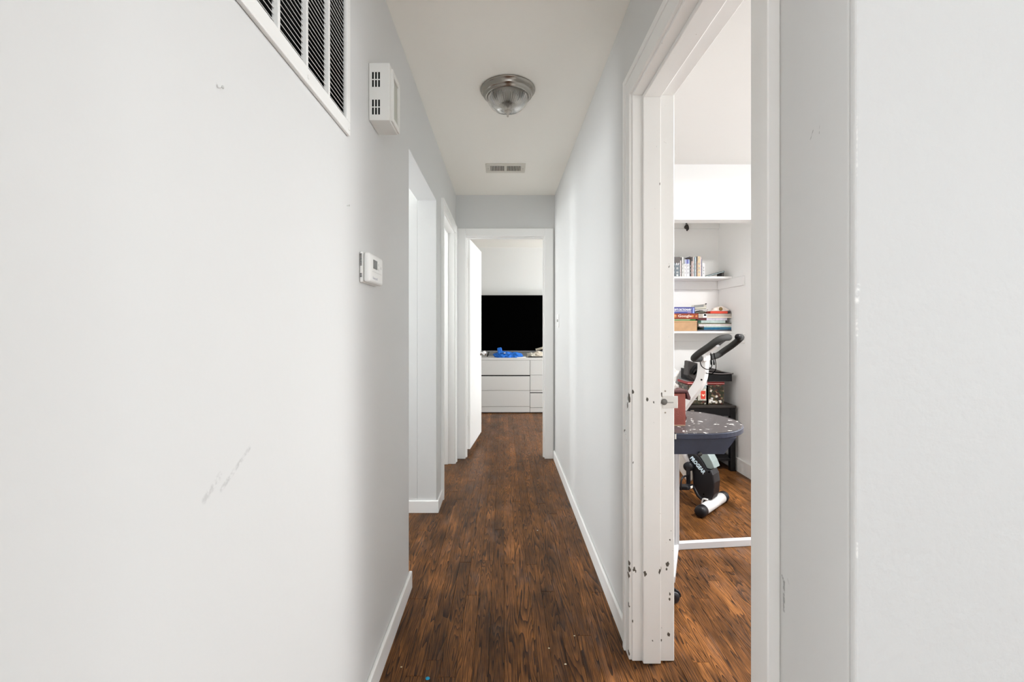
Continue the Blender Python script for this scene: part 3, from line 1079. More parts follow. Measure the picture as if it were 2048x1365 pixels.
# ------------------------------------------------------------------ bedroom: dresser, television, clothes
DX0, DX1, DY0, DY1, DH = -0.426, 1.174, 6.285, 6.765, 0.783
M_DR = mat('dresser_white', (0.76, 0.76, 0.74), 0.35)
M_GAP = mat('gap_dark', (0.02, 0.02, 0.02), 0.8)
c = thing('dresser', ((DX0 + DX1) / 2, (DY0 + DY1) / 2, 0), 'wide white six drawer dresser against the bedroom wall', 'dresser')
box('top_panel', DX0, DX1, DY0, DY1, 0.750, DH, M_DR, c, 0.002)
box('side_panel', DX0, DX0 + 0.022, DY0 + 0.004, DY1, 0.012, 0.750, M_DR, c, 0.001)
box('side_panel', DX1 - 0.022, DX1, DY0 + 0.004, DY1, 0.012, 0.750, M_DR, c, 0.001)
box('carcass', DX0 + 0.022, DX1 - 0.022, DY0 + 0.024, DY1, 0.012, 0.750, M_GAP, c)
cxm = (DX0 + DX1) / 2
box('foot_base', DX0 + 0.02, DX1 - 0.02, DY0 + 0.03, DY1 - 0.03, 0.0, 0.012, M_GAP, c)
for s, (xa, xb) in enumerate(((DX0 + 0.003, cxm - 0.003), (cxm + 0.003, DX1 - 0.003))):
    rows = [(0.541, 0.747), (0.322, 0.523), (0.096, 0.318)] if s == 0 else [(0.541, 0.747), (0.326, 0.537), (0.082, 0.283)]
    for za, zb in rows:
        box('drawer_front', xa, xb, DY0 + 0.001, DY0 + 0.020, za, zb, M_DR, c, 0.0015)
    if s:
        box('rail', xa, xb, DY0 + 0.004, DY0 + 0.020, 0.296, 0.322, M_DR, c)
    box('plinth', xa, xb, DY0 + 0.003, DY0 + 0.020, 0.014, 0.092 if s == 0 else 0.076, M_DR, c, 0.001)

c = thing('television', (0.374, 6.58, DH), 'large flat black television standing on the white dresser', 'television')
M_SCR = mat('screen_black', (0.0008, 0.0008, 0.0008), 0.6, spec=0.0)
box('housing', -0.350, 1.098, 6.562, 6.600, 0.856, 1.690, mat('tv_back', (0.01, 0.01, 0.01), 0.5, spec=0.2), c, 0.004)
box('screen', -0.343, 1.091, 6.5605, 6.5625, 0.872, 1.683, M_SCR, c)
box('chin', -0.348, 1.096, 6.556, 6.563, 0.857, 0.870, mat('tv_chin', (0.30, 0.30, 0.31), 0.3, 0.8), c, 0.001)
for X in (-0.235, 0.985):
    tube('foot', [(X + 0.02, 6.58, 0.862), (X, 6.50, DH + 0.009), (X - 0.003, 6.47, DH + 0.0085)], 0.006, M_SCR, c, 8)
    tube('foot', [(X + 0.02, 6.58, 0.862), (X, 6.66, DH + 0.009), (X - 0.003, 6.69, DH + 0.0085)], 0.006, M_SCR, c, 8)

M_BLUE = mat('blue_cloth', (0.010, 0.155, 0.62), 0.75, bump=0.5, bscale=60, var=0.25, vscale=25)
c = thing('blue_jacket', (0.03, 6.40, DH), 'crumpled bright blue jacket lying on the dresser', 'jacket')
lump('jacket_body', (0.005, 6.40, DH), (0.135, 0.085, 0.085), M_BLUE, c, 3, 0.30, 2.2, 5)
lump('sleeve', (0.165, 6.39, DH), (0.105, 0.060, 0.070), M_BLUE, c, 7, 0.32, 2.6, 4)
bm = bmesh.new()
rot_box(bm, (-0.055, 6.41, DH + 0.105), (0.97, 0, 0.2), (0, 1, 0), (-0.2, 0, 0.97), 0.034, 0.03, 0.036, 0.012)
obj('collar', bm, M_BLUE, c)
box('label_patch', 0.004, 0.030, 6.305, 6.309, DH + 0.062, DH + 0.074, mat('patch_white', (0.85, 0.85, 0.85), 0.6), c, 0.001)
tube('hem_cord', [(0.08, 6.325, DH + 0.012), (0.075, 6.318, DH + 0.03), (0.10, 6.32, DH + 0.055)], 0.003, M_SCR, c, 6, 4)

c = thing('crumpled_garment', (0.42, 6.40, DH), 'crumpled beige and grey garment on the dresser by the doorway edge', 'garment')
M_BEI = mat('beige_cloth', (0.50, 0.47, 0.40), 0.85, bump=0.5, bscale=70, var=0.3, vscale=30)
lump('bundle', (0.405, 6.40, DH), (0.080, 0.06, 0.065), M_BEI, c, 12, 0.35, 2.8, 4)
lump('fold', (0.50, 6.40, DH), (0.075, 0.04, 0.085), mat('cream_cloth', (0.62, 0.55, 0.45), 0.85, bump=0.4, bscale=60), c, 15, 0.35, 2.5, 4)
tube('strap', [(0.345, 6.36, DH + 0.008), (0.40, 6.335, DH + 0.012), (0.52, 6.34, DH + 0.010), (0.64, 6.36, DH + 0.010)], 0.008, mat('strap_dark', (0.03, 0.03, 0.03), 0.7), c, 8, 4)
c = thing('white_tube', (0.58, 6.44, DH), 'pale round tube leaning up on the garment beside the door frame', 'tube')
tube('tube_body', [(0.475, 6.475, DH + 0.105), (0.72, 6.475, DH + 0.175)], 0.017, mat('tube_cream', (0.66, 0.60, 0.50), 0.5), c, 14)
tube('tube_end', [(0.470, 6.475, DH + 0.1035), (0.478, 6.475, DH + 0.1059)], 0.019, M_BEI, c, 14)
c = thing('white_cable', (0.27, 6.36, DH), 'short white charging cable on the dresser beside the blue jacket', 'cable')
tube('cord', [(0.20, 6.34, DH + 0.005), (0.26, 6.33, DH + 0.005), (0.31, 6.35, DH + 0.005), (0.335, 6.40, DH + 0.005)], 0.005, M_WHITE, c, 8, 4)
box('plug', 0.185, 0.203, 6.332, 6.348, DH + 0.0005, DH + 0.011, M_WHITE, c, 0.002)

# ------------------------------------------------------------------ closet shelves, cleats, hook
M_SH = mat('shelf_white', (0.88, 0.88, 0.87), 0.4)
CB, CS = YE - 0.012, 1.985
for zt, lb in ((1.657, 'upper white closet shelf holding disc cases'), (1.182, 'lower white closet shelf holding stacked books')):
    c = thing('closet_shelf', (1.3, 3.98, zt - 0.1), lb, 'shelf', 'closet shelves')
    box('board', XRB + 0.013, CS - 0.001, 3.855, CB - 0.001, zt - 0.018, zt, M_SH, c, 0.002)
    box('cleat', XRB + 0.013, CS - 0.001, CB - 0.02, CB - 0.001, zt - 0.095, zt - 0.0185, M_SH, c, 0.002)
    box('cleat', CS - 0.02, CS - 0.001, 3.655, CB - 0.021, zt - 0.095, zt - 0.0185, M_SH, c, 0.002)
structure(box('trim_5', XRB + 0.013, CS - 0.001, CB - 0.02, CB - 0.001, 2.125, 2.20, M_SH, bevel=0.002), 'white hook rail high on the closet back wall', 'trim')
c = thing('closet_hook', (1.677, CB - 0.02, 2.12), 'dark grey hook on the rail at the top of the closet', 'hook')
M_HK = mat('hook_dark', (0.06, 0.055, 0.05), 0.5, 0.3)
lathe('rosette', (1.677, CB - 0.020, 2.135), [(0.018, -0.0), (0.018, -0.004), (0.010, -0.006)], M_HK, c, 20, 'Y')
tube('hook_arm', [(1.677, CB - 0.025, 2.15), (1.677, CB - 0.045, 2.145), (1.677, CB - 0.05, 2.115), (1.677, CB - 0.04, 2.10)], [0.009, 0.011, 0.014, 0.008], M_HK, c, 10, 4)
lathe('hook_tip', (1.677, CB - 0.03, 2.164), [(0.008, 0.0), (0.008, 0.006), (0.004, 0.012)], M_HK, c, 12)

# ------------------------------------------------------------------ disc cases on the upper shelf
SZ = 1.6575
DY = 3.905                                     # spines
SC = 890.0 / DY


def px2x(px):
    return (px - 1007.0) / SC


cases = [  # px left, right, top px, colour, label, second colour block (fraction from top, colour)
    (1341, 1346.8, 514, (0.03, 0.035, 0.04), 'black disc case at the left end behind the door frame', None),
    (1347, 1349.8, 514, (0.05, 0.06, 0.07), 'thin black case at the left end of the upper shelf', None),
    (1350, 1360.0, 514, (0.13, 0.17, 0.20), 'thick grey blue boxed set with white print on the upper shelf', (0.32, (0.10, 0.085, 0.08))),
    (1360.3, 1362.2, 515, (0.78, 0.70, 0.70), 'white spined disc case right of the thick grey box', (0.16, (0.05, 0.05, 0.05))),
    (1362.4, 1364.0, 515, (0.07, 0.06, 0.06), 'slim black disc case third from the thick grey box', None),
    (1364.3, 1367.2, 514, (0.82, 0.82, 0.80), 'plain white disc case with full height spine', None),
    (1367.4, 1369.2, 515, (0.72, 0.72, 0.72), 'white disc case with dark top end', (0.34, (0.20, 0.21, 0.20))),
    (1369.4, 1371.6, 519, (0.80, 0.78, 0.80), 'short white case under the tilted booklet, leftmost of its four', (0.25, (0.55, 0.60, 0.75))),
    (1371.8, 1373.8, 519, (0.78, 0.76, 0.80), 'short white case with lilac top under the tilted booklet', (0.25, (0.30, 0.33, 0.62))),
    (1374.0, 1376.6, 519, (0.78, 0.78, 0.82), 'short white case with deep blue top under the tilted booklet', (0.25, (0.09, 0.10, 0.42))),
    (1376.8, 1379.6, 519, (0.76, 0.78, 0.82), 'short white case with pale blue top beside the black case', (0.25, (0.40, 0.50, 0.72))),
    (1380.0, 1382.2, 520, (0.02, 0.02, 0.02), 'narrow black case left of the black and pink spine', None),
    (1382.4, 1385.6, 514, (0.45, 0.32, 0.30), 'black and pink spotted disc case in the middle', (0.22, (0.03, 0.03, 0.03))),
    (1385.9, 1388.0, 514, (0.80, 0.72, 0.70), 'pinkish white disc case right of the spotted spine', None),
    (1388.2, 1389.4, 515, (0.08, 0.09, 0.10), 'very slim black case near the pale blue case', None),
    (1389.6, 1391.7, 514, (0.60, 0.74, 0.82), 'pale blue disc case', None),
    (1391.9, 1393.2, 514, (0.03, 0.05, 0.08), 'dark navy slim case beside the pale blue case', None),
    (1393.4, 1395.4, 513, (0.42, 0.30, 0.24), 'brown disc case left of the tan one', (0.25, (0.20, 0.20, 0.20))),
    (1395.6, 1400.8, 513, (0.72, 0.58, 0.38), 'wide tan disc case', None),
    (1401.0, 1402.8, 514, (0.80, 0.66, 0.72), 'pale pink disc case right of the wide tan case', None),
    (1403.0, 1404.4, 519, (0.10, 0.14, 0.22), 'slim dark blue case near the right end', None),
    (1404.6, 1409.8, 526, (0.86, 0.84, 0.86), 'short wide white box at the right end of the row', None),
]
for i, (a, b, tp, col, lb, blk) in enumerate(cases):
    xa, xb = px2x(a), px2x(b)
    zt = CAMH + (655 - tp) / SC
    c = thing('disc_case', ((xa + xb) / 2, 3.97, SZ), lb, 'disc case', 'disc cases on the upper closet shelf')
    yy = DY + (i % 3) * 0.002
    box('cover', xa, xb, yy, yy + 0.135, SZ + 0.0002, zt, mat('case_%d' % i, col, 0.35, var=0.15, vscale=90), c, 0.0006)
    if blk:
        h = (zt - SZ) * blk[0]
        box('spine_band', xa + 0.0003, xb - 0.0003, yy - 0.0004, yy + 0.001, zt - h, zt - 0.001, mat('band_%d' % i, blk[1], 0.4, var=0.2, vscale=120), c)
    w = xb - xa
    if w > 0.009:
        for k in range(3):
            zz = SZ + (zt - SZ) * (0.18 + 0.2 * k)
            box('spine_print', xa + w * 0.3, xb - w * 0.3, yy - 0.0005, yy + 0.0006, zz, zz + 0.018, mat('print_%d' % (i % 2), (0.42, 0.44, 0.46) if i < 6 else (0.35, 0.25, 0.22), 0.5), c)
    if i == 2:
        for k, s in enumerate((0.3, 0.75)):
            bm = bmesh.new()
            rot_box(bm, (xa + w * s, yy - 0.0006, zt - 0.062), (0.95, 0, -0.31), (0, 1, 0), (0.31, 0, 0.95), 0.0022, 0.0004, 0.011)
            obj('spine_print', bm, mat('print_white', (0.85, 0.88, 0.9), 0.5), c)
        lathe('emblem', ((xa + xb) / 2, yy, SZ + 0.016), [(0.009, 0.0003), (0.009, -0.0006)], mat('print_white', (0.85, 0.88, 0.9)), c, 16, 'Y')
# booklet laid slanting over the short cases
bm = bmesh.new()
za, zb = CAMH + (655 - 518.6) / SC, CAMH + (655 - 514.6) / SC
rot_box(bm, ((px2x(1369.6) + px2x(1381.4)) / 2, 3.965, (za + zb) / 2 + 0.0045), Vector((0.95, 0, 0.31)).normalized(), (0, 1, 0), Vector((-0.31, 0, 0.95)).normalized(), 0.0265, 0.055, 0.0028)
tag(obj('booklet', bm, mat('booklet_navy', (0.015, 0.02, 0.05), 0.5)), 'dark navy booklet lying slanted across the short white cases', 'booklet')
# case leaning at the right
c = thing('leaning_case', (1.88, 3.97, SZ), 'grey green case leaning low at the right end of the upper shelf', 'disc case')
A = Vector((px2x(1410.5), 0, SZ + 0.0035))
B = Vector((px2x(1449), 0, SZ + 0.049))
ax = (B - A).normalized()
nz = Vector((-ax.z, 0, ax.x))
L_ = (B - A).length
bm = bmesh.new()
rot_box(bm, (A + B) / 2 + Vector((0, 3.965, 0)), ax, (0, 1, 0), nz, L_ / 2, 0.06, 0.0075, 0.001)
obj('cover', bm, mat('case_teal', (0.09, 0.12, 0.125), 0.35, var=0.5, vscale=60), c)
bm = bmesh.new()
rot_box(bm, (A + B) / 2 + Vector((0, 3.9045, 0)), ax, (0, 1, 0), nz, L_ / 2 * 0.9, 0.0008, 0.0022)
obj('page_edge', bm, mat('case_pale', (0.45, 0.52, 0.53), 0.5), c)
bm = bmesh.new()
rot_box(bm, B + Vector((-0.004, 3.97, -0.022)), (1, 0, 0), (0, 1, 0), (0, 0, 1), 0.010, 0.045, 0.019, 0.001)
obj('prop_box', bm, mat('prop_dark', (0.10, 0.09, 0.085), 0.6), c)

# ------------------------------------------------------------------ lower shelf: box and books
LZ = 1.1825
BY = 3.872
SB = 890.0 / BY


def bx_(px):
    return (px - 1007.0) / SB


def bz_(py):
    return CAMH - (py - 655.0) / SB


def book(name, pa, pb, pt, pbm, cover, pages, lb, y0=BY, depth=0.2, cat='book', spine=True, group='books stacked on the lower closet shelf'):
    """lying book seen spine on: boards, spine and page block"""
    xa, xb, za, zb = bx_(pa), bx_(pb), bz_(pbm), bz_(pt)
    c = thing(name, ((xa + xb) / 2, y0 + depth / 2, za), lb, cat, group)
    tk = min(0.0025, (zb - za) * 0.2)
    mc = mat('cover_' + lb[:18], cover, 0.4, var=0.12, vscale=50)
    box('front_cover', xa, xb, y0, y0 + depth, zb - tk, zb, mc, c, 0.0004)
    box('back_cover', xa, xb, y0, y0 + depth, za + 0.0002, za + tk, mc, c, 0.0004)
    box('pages', xa + 0.002, xb - 0.002, y0 + 0.003, y0 + depth - 0.003, za + tk, zb - tk, mat('pages_' + lb[:14], pages, 0.8), c)
    sp_o = c
    if spine:
        sp_o = box('spine', xa, xb, y0 - 0.001, y0 + 0.003, za + 0.0002, zb, mc, c, 0.0006)
    return sp_o, xa, xb, za, zb


def front_text(s, x, z, size, m, parent, y, sx=1.0, bold=0.0):
    return text('lettering', s, size, frame((x, y, z), (1, 0, 0), (0, 0, 1), (0, -1, 0)), m, parent, 0.0003, bold, sx)


xa, xb = bx_(1338), bx_(1394.3)
c = thing('tan_box', ((xa + xb) / 2, BY + 0.1, LZ), 'plain tan cardboard box at the left of the lower shelf', 'box')
zb = bz_(642)
box('box_body', xa, xb, BY, BY + 0.20, LZ + 0.0002, zb - 0.012, mat('cardboard', (0.50, 0.31, 0.17), 0.7, var=0.08, vscale=20), c, 0.002)
box('box_lid', xa - 0.001, xb + 0.001, BY - 0.001, BY + 0.201, zb - 0.012, zb, mat('cardboard_lid', (0.58, 0.37, 0.21), 0.7), c, 0.002)
M_PW = mat('print_white', (0.85, 0.88, 0.9))
c, a_, b_, z0_, z1_ = book('green_book', 1339, 1391.5, 638.6, 641.9, (0.03, 0.16, 0.03), (0.5, 0.5, 0.4), 'thin green book lying on the tan box', group=None)
box('spine_print', a_ + 0.04, b_ - 0.05, BY - 0.0016, BY, z0_ + 0.006, z1_ - 0.004, mat('print_lime', (0.55, 0.65, 0.4), 0.5), c)
c, a_, b_, z0_, z1_ = book('red_book', 1338, 1396.5, 627.6, 638.4, (0.28, 0.045, 0.015), (0.6, 0.5, 0.35), 'thick rust red book with cream title under the blue dictionary', group=None)
front_text('Google', bx_(1369.5), (z0_ + z1_) / 2 + 0.002, 0.030, mat('print_cream', (0.80, 0.66, 0.58), 0.5), c, BY - 0.0012, 1.35, 0.0006)
for pp, rr in ((1350, 0.014), (1385, 0.010), (1392.5, 0.009)):
    lathe('spine_ornament', (bx_(pp), BY - 0.0008, (z0_ + z1_) / 2), [(rr, 0.0003), (rr, -0.0005)], mat('print_amber', (0.70, 0.30, 0.10), 0.5, var=0.4, vscale=150), c, 14, 'Y')
c, a_, b_, z0_, z1_ = book('blue_dictionary', 1336, 1389.5, 614.5, 627.4, (0.055, 0.065, 0.27), (0.55, 0.55, 0.6), 'thick blue dictionary on top of the rust red book', group=None)
front_text("BY'S DICTIONARY", bx_(1366.0), z0_ + (z1_ - z0_) * 0.58, 0.025, M_PW, c, BY - 0.0012, 0.72, 0.0006)
box('spine_print', bx_(1346.5), bx_(1382.5), BY - 0.0014, BY, z0_ + 0.0165, z0_ + 0.020, mat('print_lilac', (0.62, 0.64, 0.80), 0.5), c)
box('spine_print', bx_(1375), bx_(1382.5), BY - 0.0014, BY, z0_ + 0.006, z0_ + 0.010, mat('print_pink', (0.6, 0.35, 0.45), 0.5), c)
box('spine_flash', bx_(1385.5), bx_(1388.3), BY - 0.0014, BY, z0_ + 0.003, z1_ - 0.008, mat('print_sky', (0.32, 0.40, 0.75), 0.5), c)

stack = [  # right stack, bottom to top
    ('white_folder', 1396.5, 1464.0, 660.2, 662.9, (0.10, 0.10, 0.12), (0.8, 0.8, 0.82), 'dark folder at the bottom of the right book stack'),
    ('teal_book', 1408.5, 1464.5, 655.0, 660.1, (0.004, 0.10, 0.20), (0.3, 0.5, 0.5), 'dark teal book second from the bottom of the right stack'),
    ('mint_booklet', 1399.0, 1464.0, 652.4, 654.9, (0.55, 0.70, 0.64), (0.7, 0.75, 0.7), 'mint green booklet lying on the teal book'),
    ('pink_magazine', 1397.5, 1464.5, 649.0, 652.3, (0.74, 0.66, 0.66), (0.8, 0.75, 0.75), 'pinkish white magazine in the middle of the right stack'),
    ('olive_magazine', 1396.0, 1463.0, 646.4, 648.9, (0.16, 0.17, 0.12), (0.6, 0.6, 0.5), 'olive edged magazine above the pinkish magazine'),
    ('pale_green_book', 1396.5, 1451.0, 641.2, 646.3, (0.42, 0.52, 0.50), (0.6, 0.7, 0.75), 'pale blue green paperback in the right stack'),
    ('lilac_book', 1397.5, 1454.5, 636.4, 641.1, (0.52, 0.50, 0.58), (0.75, 0.72, 0.75), 'lilac book with maroon spine end'),
    ('beige_book', 1397.0, 1464.5, 627.8, 636.3, (0.44, 0.39, 0.34), (0.62, 0.58, 0.52), 'thick beige book at the top of the right stack'),
]
for (nm, pa, pb, pt, pbm, cv, pg, lb) in stack:
    c, a_, b_, z0_, z1_ = book(nm, pa, pb, pt, pbm, cv, pg, lb, y0=BY + rnd.uniform(0.0, 0.006))
    if nm == 'lilac_book':
        box('spine_end', a_ - 0.0005, bx_(1413), BY - 0.0014, BY + 0.004, z0_ + 0.0006, z1_ + 0.0002, mat('maroon', (0.09, 0.015, 0.02), 0.5), c)
    if nm == 'pale_green_book':
        box('spine_end', a_ - 0.0005, bx_(1402), BY - 0.0014, BY + 0.004, z0_ + 0.0006, z1_, mat('deep_green', (0.02, 0.08, 0.05), 0.5), c)
    if nm == 'beige_book':
        box('spine_picture', bx_(1406), bx_(1413.5), BY - 0.0014, BY + 0.004, z0_ + 0.003, z1_ - 0.001, M_PW, c)
        box('spine_picture', bx_(1407.5), bx_(1412.5), BY - 0.0018, BY + 0.002, z0_ + 0.018, z1_ - 0.004, M_SCR, c)
        box('fore_stripe', bx_(1414), bx_(1464), BY - 0.0013, BY + 0.003, z0_ + 0.0005, z0_ + 0.010, mat('page_cream', (0.72, 0.64, 0.54), 0.7), c)
    if nm == 'teal_book':
        box('spine_print', bx_(1440), bx_(1456), BY - 0.0014, BY + 0.004, z0_ + 0.008, z0_ + 0.010, mat('print_sea', (0.15, 0.35, 0.45), 0.5), c)
    if nm == 'mint_booklet':
        box('spine_end', a_ - 0.0005, bx_(1408), BY - 0.0014, BY + 0.004, z0_ + 0.0003, z1_, mat('end_grey', (0.25, 0.22, 0.22), 0.5), c)
topz = bz_(627.8)
# things on top of the right stack
c = thing('red_case', (1.91, 3.96, topz), 'flat red box with a black end on the right book stack', 'box')
box('box_body', bx_(1421), bx_(1456), BY + 0.002, BY + 0.11, topz + 0.0004, topz + 0.023, mat('case_red', (0.62, 0.06, 0.03), 0.45), c, 0.003)
box('end_cap', bx_(1456), bx_(1461.5), BY + 0.002, BY + 0.11, topz + 0.0004, topz + 0.025, mat('cap_black', (0.05, 0.04, 0.045), 0.5), c, 0.002)
c = thing('paper_scrap', (1.93, 3.93, topz + 0.026), 'crumpled cream paper with a brown spot on the red box', 'paper')
bm = bmesh.new()
pts = [(bx_(1427), topz + 0.026), (bx_(1460), topz + 0.026), (bx_(1462.5), topz + 0.034), (bx_(1450.5), topz + 0.066), (bx_(1444), topz + 0.062), (bx_(1431), topz + 0.044)]
f = bm.faces.new([bm.verts.new((px, BY + 0.012 + (pz - topz) * 0.5, pz)) for px, pz in pts])
r = bmesh.ops.extrude_face_region(bm, geom=[f])
for v in [v for v in r['geom'] if isinstance(v, bmesh.types.BMVert)]:
    v.co += Vector((0, 0.03, 0.004))
bmesh.ops.recalc_face_normals(bm, faces=bm.faces)
obj('sheet', bm, mat('paper_cream', (0.74, 0.66, 0.60), 0.7, var=0.2, vscale=40), c)
bm = bmesh.new()
add_lathe(bm, (0, 0, 0), [(0.017, 0.0), (0.013, -0.003)], 14, 'Y')
bmesh.ops.transform(bm, matrix=Matrix.Translation((bx_(1444.5), BY + 0.026, topz + 0.042)), verts=bm.verts)
obj('spot', bm, mat('spot_brown', (0.22, 0.15, 0.05), 0.6), c)

c = thing('handheld_device', (1.73, 3.96, topz + 0.04), 'off white handheld device with grey screen lying tilted on the books', 'device')
dx = Vector((0.88, -0.45, 0.08)).normalized()
dz_ = Vector((0.08, -0.42, 0.90)).normalized()
dy_ = dz_.cross(dx).normalized()
dz_ = dx.cross(dy_)
cc = Vector((bx_(1404.5), BY + 0.068, bz_(614.2)))
M_OFF = mat('device_offwhite', (0.62, 0.60, 0.52), 0.4)
bm = bmesh.new()
rot_box(bm, cc, dx, dy_, dz_, 0.062, 0.044, 0.010, 0.004)
obj('casing', bm, M_OFF, c)
bm = bmesh.new()
rot_box(bm, cc + dz_ * 0.0103 + dy_ * 0.002, dx, dy_, dz_, 0.040, 0.032, 0.0006)
obj('screen', bm, mat('device_screen', (0.30, 0.31, 0.30), 0.2), c)
bm = bmesh.new()
rot_box(bm, cc + dx * 0.058 + dz_ * 0.013 + dy_ * 0.035, dx, dy_, dz_, 0.007, 0.004, 0.003, 0.001)
obj('button', bm, M_SCR, c)

M_CAB = mat('cable_black', (0.02, 0.02, 0.018), 0.5)
c = thing('cable_bundle', (1.74, 3.93, topz), 'tangled black and grey cables bunched beside the red box', 'cables')
rr = random.Random(5)
for k in range(11):
    x0 = bx_(1391 + rr.uniform(0, 6))
    x1 = bx_(1414 + rr.uniform(-4, 5))
    zz = topz + 0.006 + rr.random() * 0.008
    yb = BY + 0.010 + rr.uniform(0, 0.035)
    tube('cable', [(x0, yb, zz), (x0 * 0.7 + x1 * 0.3, yb - 0.012, zz + rr.uniform(0.003, 0.010)), (x0 * 0.35 + x1 * 0.65, yb - 0.008, zz + rr.uniform(0.003, 0.010)), (x1, yb + 0.012, zz + rr.uniform(0.002, 0.010))],
         0.0055, M_CAB if k % 3 else mat('cable_grey', (0.20, 0.20, 0.17), 0.5), c, 8, 5)
lump('coil', (bx_(1406), BY + 0.06, topz + 0.0005), (0.040, 0.03, 0.028), mat('cable_olive', (0.09, 0.09, 0.07), 0.6, var=0.5, vscale=80), c, 21, 0.4, 3.0, 4)
tube('cable_tie', [(bx_(1411), BY + 0.004, topz + 0.012), (bx_(1413), BY - 0.002, topz + 0.030), (bx_(1416), BY + 0.006, topz + 0.034)], 0.004, M_CHROME, c, 8, 4)

# ------------------------------------------------------------------ black end table in the closet corner
M_BLK = mat('table_black', (0.006, 0.006, 0.007), 0.42, spec=0.3, var=0.15)
M_ESP = mat('table_top_espresso', (0.030, 0.025, 0.022), 0.35)
ex0, ex1, ey0, ey1, eh = 1.512, 1.962, 3.745, 4.085, 0.555
c = thing('end_table', ((ex0 + ex1) / 2, (ey0 + ey1) / 2, 0), 'small black wooden end table in the closet corner', 'table')
box('table_top', ex0, ex1, ey0, ey1, eh - 0.020, eh, M_ESP, c, 0.003)
box('apron', ex0 + 0.04, ex1 - 0.04, ey0 + 0.010, ey0 + 0.028, eh - 0.090, eh - 0.020, M_BLK, c, 0.001)
box('apron', ex0 + 0.04, ex1 - 0.04, ey1 - 0.028, ey1 - 0.010, eh - 0.090, eh - 0.020, M_BLK, c, 0.001)
for X in (ex0 + 0.006, ex1 - 0.048):
    for Y in (ey0 + 0.004, ey1 - 0.046):
        box('leg', X, X + 0.042, Y, Y + 0.042, 0.0005, eh - 0.020, M_BLK, c, 0.002)
    box('side_rail', X + 0.008, X + 0.030, ey0 + 0.046, ey1 - 0.046, eh - 0.090, eh - 0.020, M_BLK, c)
box('shelf', ex0 + 0.01, ex1 - 0.01, ey0 + 0.012, ey1 - 0.012, 0.085, 0.108, M_BLK, c, 0.002)
box('shelf', ex0 + 0.048, ex1 - 0.048, ey0 + 0.03, ey1 - 0.02, 0.27, 0.288, M_BLK, c, 0.002)
box('back_panel', ex0 + 0.048, ex1 - 0.048, ey1 - 0.034, ey1 - 0.028, 0.108, eh - 0.09, M_BLK, c)
box('pull', 1.576, 1.606, ey0 + 0.0015, ey0 + 0.012, eh - 0.052, eh - 0.040, M_NICKEL, c, 0.002)

# printed tin on the end table
mt, ntt, bt = new_mat('photo_print')
gN = ntt.nodes.new('ShaderNodeNewGeometry')
vo = ntt.nodes.new('ShaderNodeTexVoronoi')
vo.inputs['Scale'].default_value = 62
vo.inputs['Randomness'].default_value = 1.0
ntt.links.new(gN.outputs['Position'], vo.inputs['Vector'])
sp_ = ntt.nodes.new('ShaderNodeSeparateColor')
ntt.links.new(vo.outputs['Color'], sp_.inputs[0])
rp = ntt.nodes.new('ShaderNodeValToRGB')
rp.color_ramp.interpolation = 'CONSTANT'
cols = [(0.0, (0.025, 0.02, 0.015)), (0.30, (0.06, 0.045, 0.025)), (0.50, (0.02, 0.028, 0.012)), (0.68, (0.20, 0.15, 0.09)), (0.79, (0.09, 0.03, 0.02)), (0.88, (0.60, 0.56, 0.48)), (0.95, (0.03, 0.03, 0.03))]
e = rp.color_ramp.elements
e[0].position, e[0].color = 0.0, (*cols[0][1], 1)
e[1].position, e[1].color = cols[-1][0], (*cols[-1][1], 1)
for p, k in cols[1:-1]:
    q = e.new(p)
    q.color = (*k, 1)
ntt.links.new(sp_.outputs[0], rp.inputs[0])
ntt.links.new(rp.outputs[0], bt.inputs['Base Color'])
bt.inputs['Roughness'].default_value = 0.3
tx0, tx1, ty0_, tz0_, tz1_ = 1.575, 1.885, 3.80, eh, eh + 0.196
c = thing('printed_tin', ((tx0 + tx1) / 2, 3.9, eh), 'square tin printed with photographs and a red rim on the end table', 'tin')
body = box('tin_body', tx0, tx1, ty0_, ty0_ + 0.22, tz0_ + 0.0004, tz1_ - 0.028, mt, c, 0.006, 2)
box('lid', tx0 - 0.003, tx1 + 0.003, ty0_ - 0.003, ty0_ + 0.223, tz1_ - 0.024, tz1_, mat('lid_red', (0.34, 0.035, 0.035), 0.4, spec=0.3), c, 0.004, 2)
box('lid_stripe', tx0 - 0.002, tx1 + 0.002, ty0_ - 0.0036, ty0_ - 0.001, tz1_ - 0.017, tz1_ - 0.012, mat('stripe_pink', (0.70, 0.42, 0.40), 0.4), c)
box('lid_rim', tx0 - 0.004, tx1 + 0.004, ty0_ - 0.004, ty0_ + 0.224, tz1_, tz1_ + 0.006, mat('tin_grey', (0.35, 0.36, 0.35), 0.3, 0.6), c, 0.002)
box('badge', 1.690, 1.738, ty0_ - 0.0046, ty0_ - 0.002, tz1_ - 0.029, tz1_ - 0.001, M_PW, c, 0.001)
lathe('badge_ring', (1.714, ty0_ - 0.005, tz1_ - 0.015), [(0.010, 0.0), (0.010, -0.0006)], mat('badge_dark', (0.12, 0.12, 0.13), 0.5), c, 16, 'Y')
yf = ty0_ - 0.0008
box('photo_panel', 1.660, 1.730, yf, ty0_ + 0.001, eh + 0.035, eh + 0.138, mat('photo_grey', (0.52, 0.50, 0.44), 0.4, var=0.5, vscale=30), c)
box('photo_panel', 1.666, 1.732, yf - 0.0004, ty0_ + 0.001, eh + 0.138, eh + 0.165, mat('photo_blue', (0.42, 0.50, 0.50), 0.4, var=0.5, vscale=60), c)
box('photo_panel', 1.684, 1.724, yf - 0.0008, ty0_ + 0.001, eh + 0.048, eh + 0.118, mat('photo_red', (0.66, 0.055, 0.03), 0.4), c)
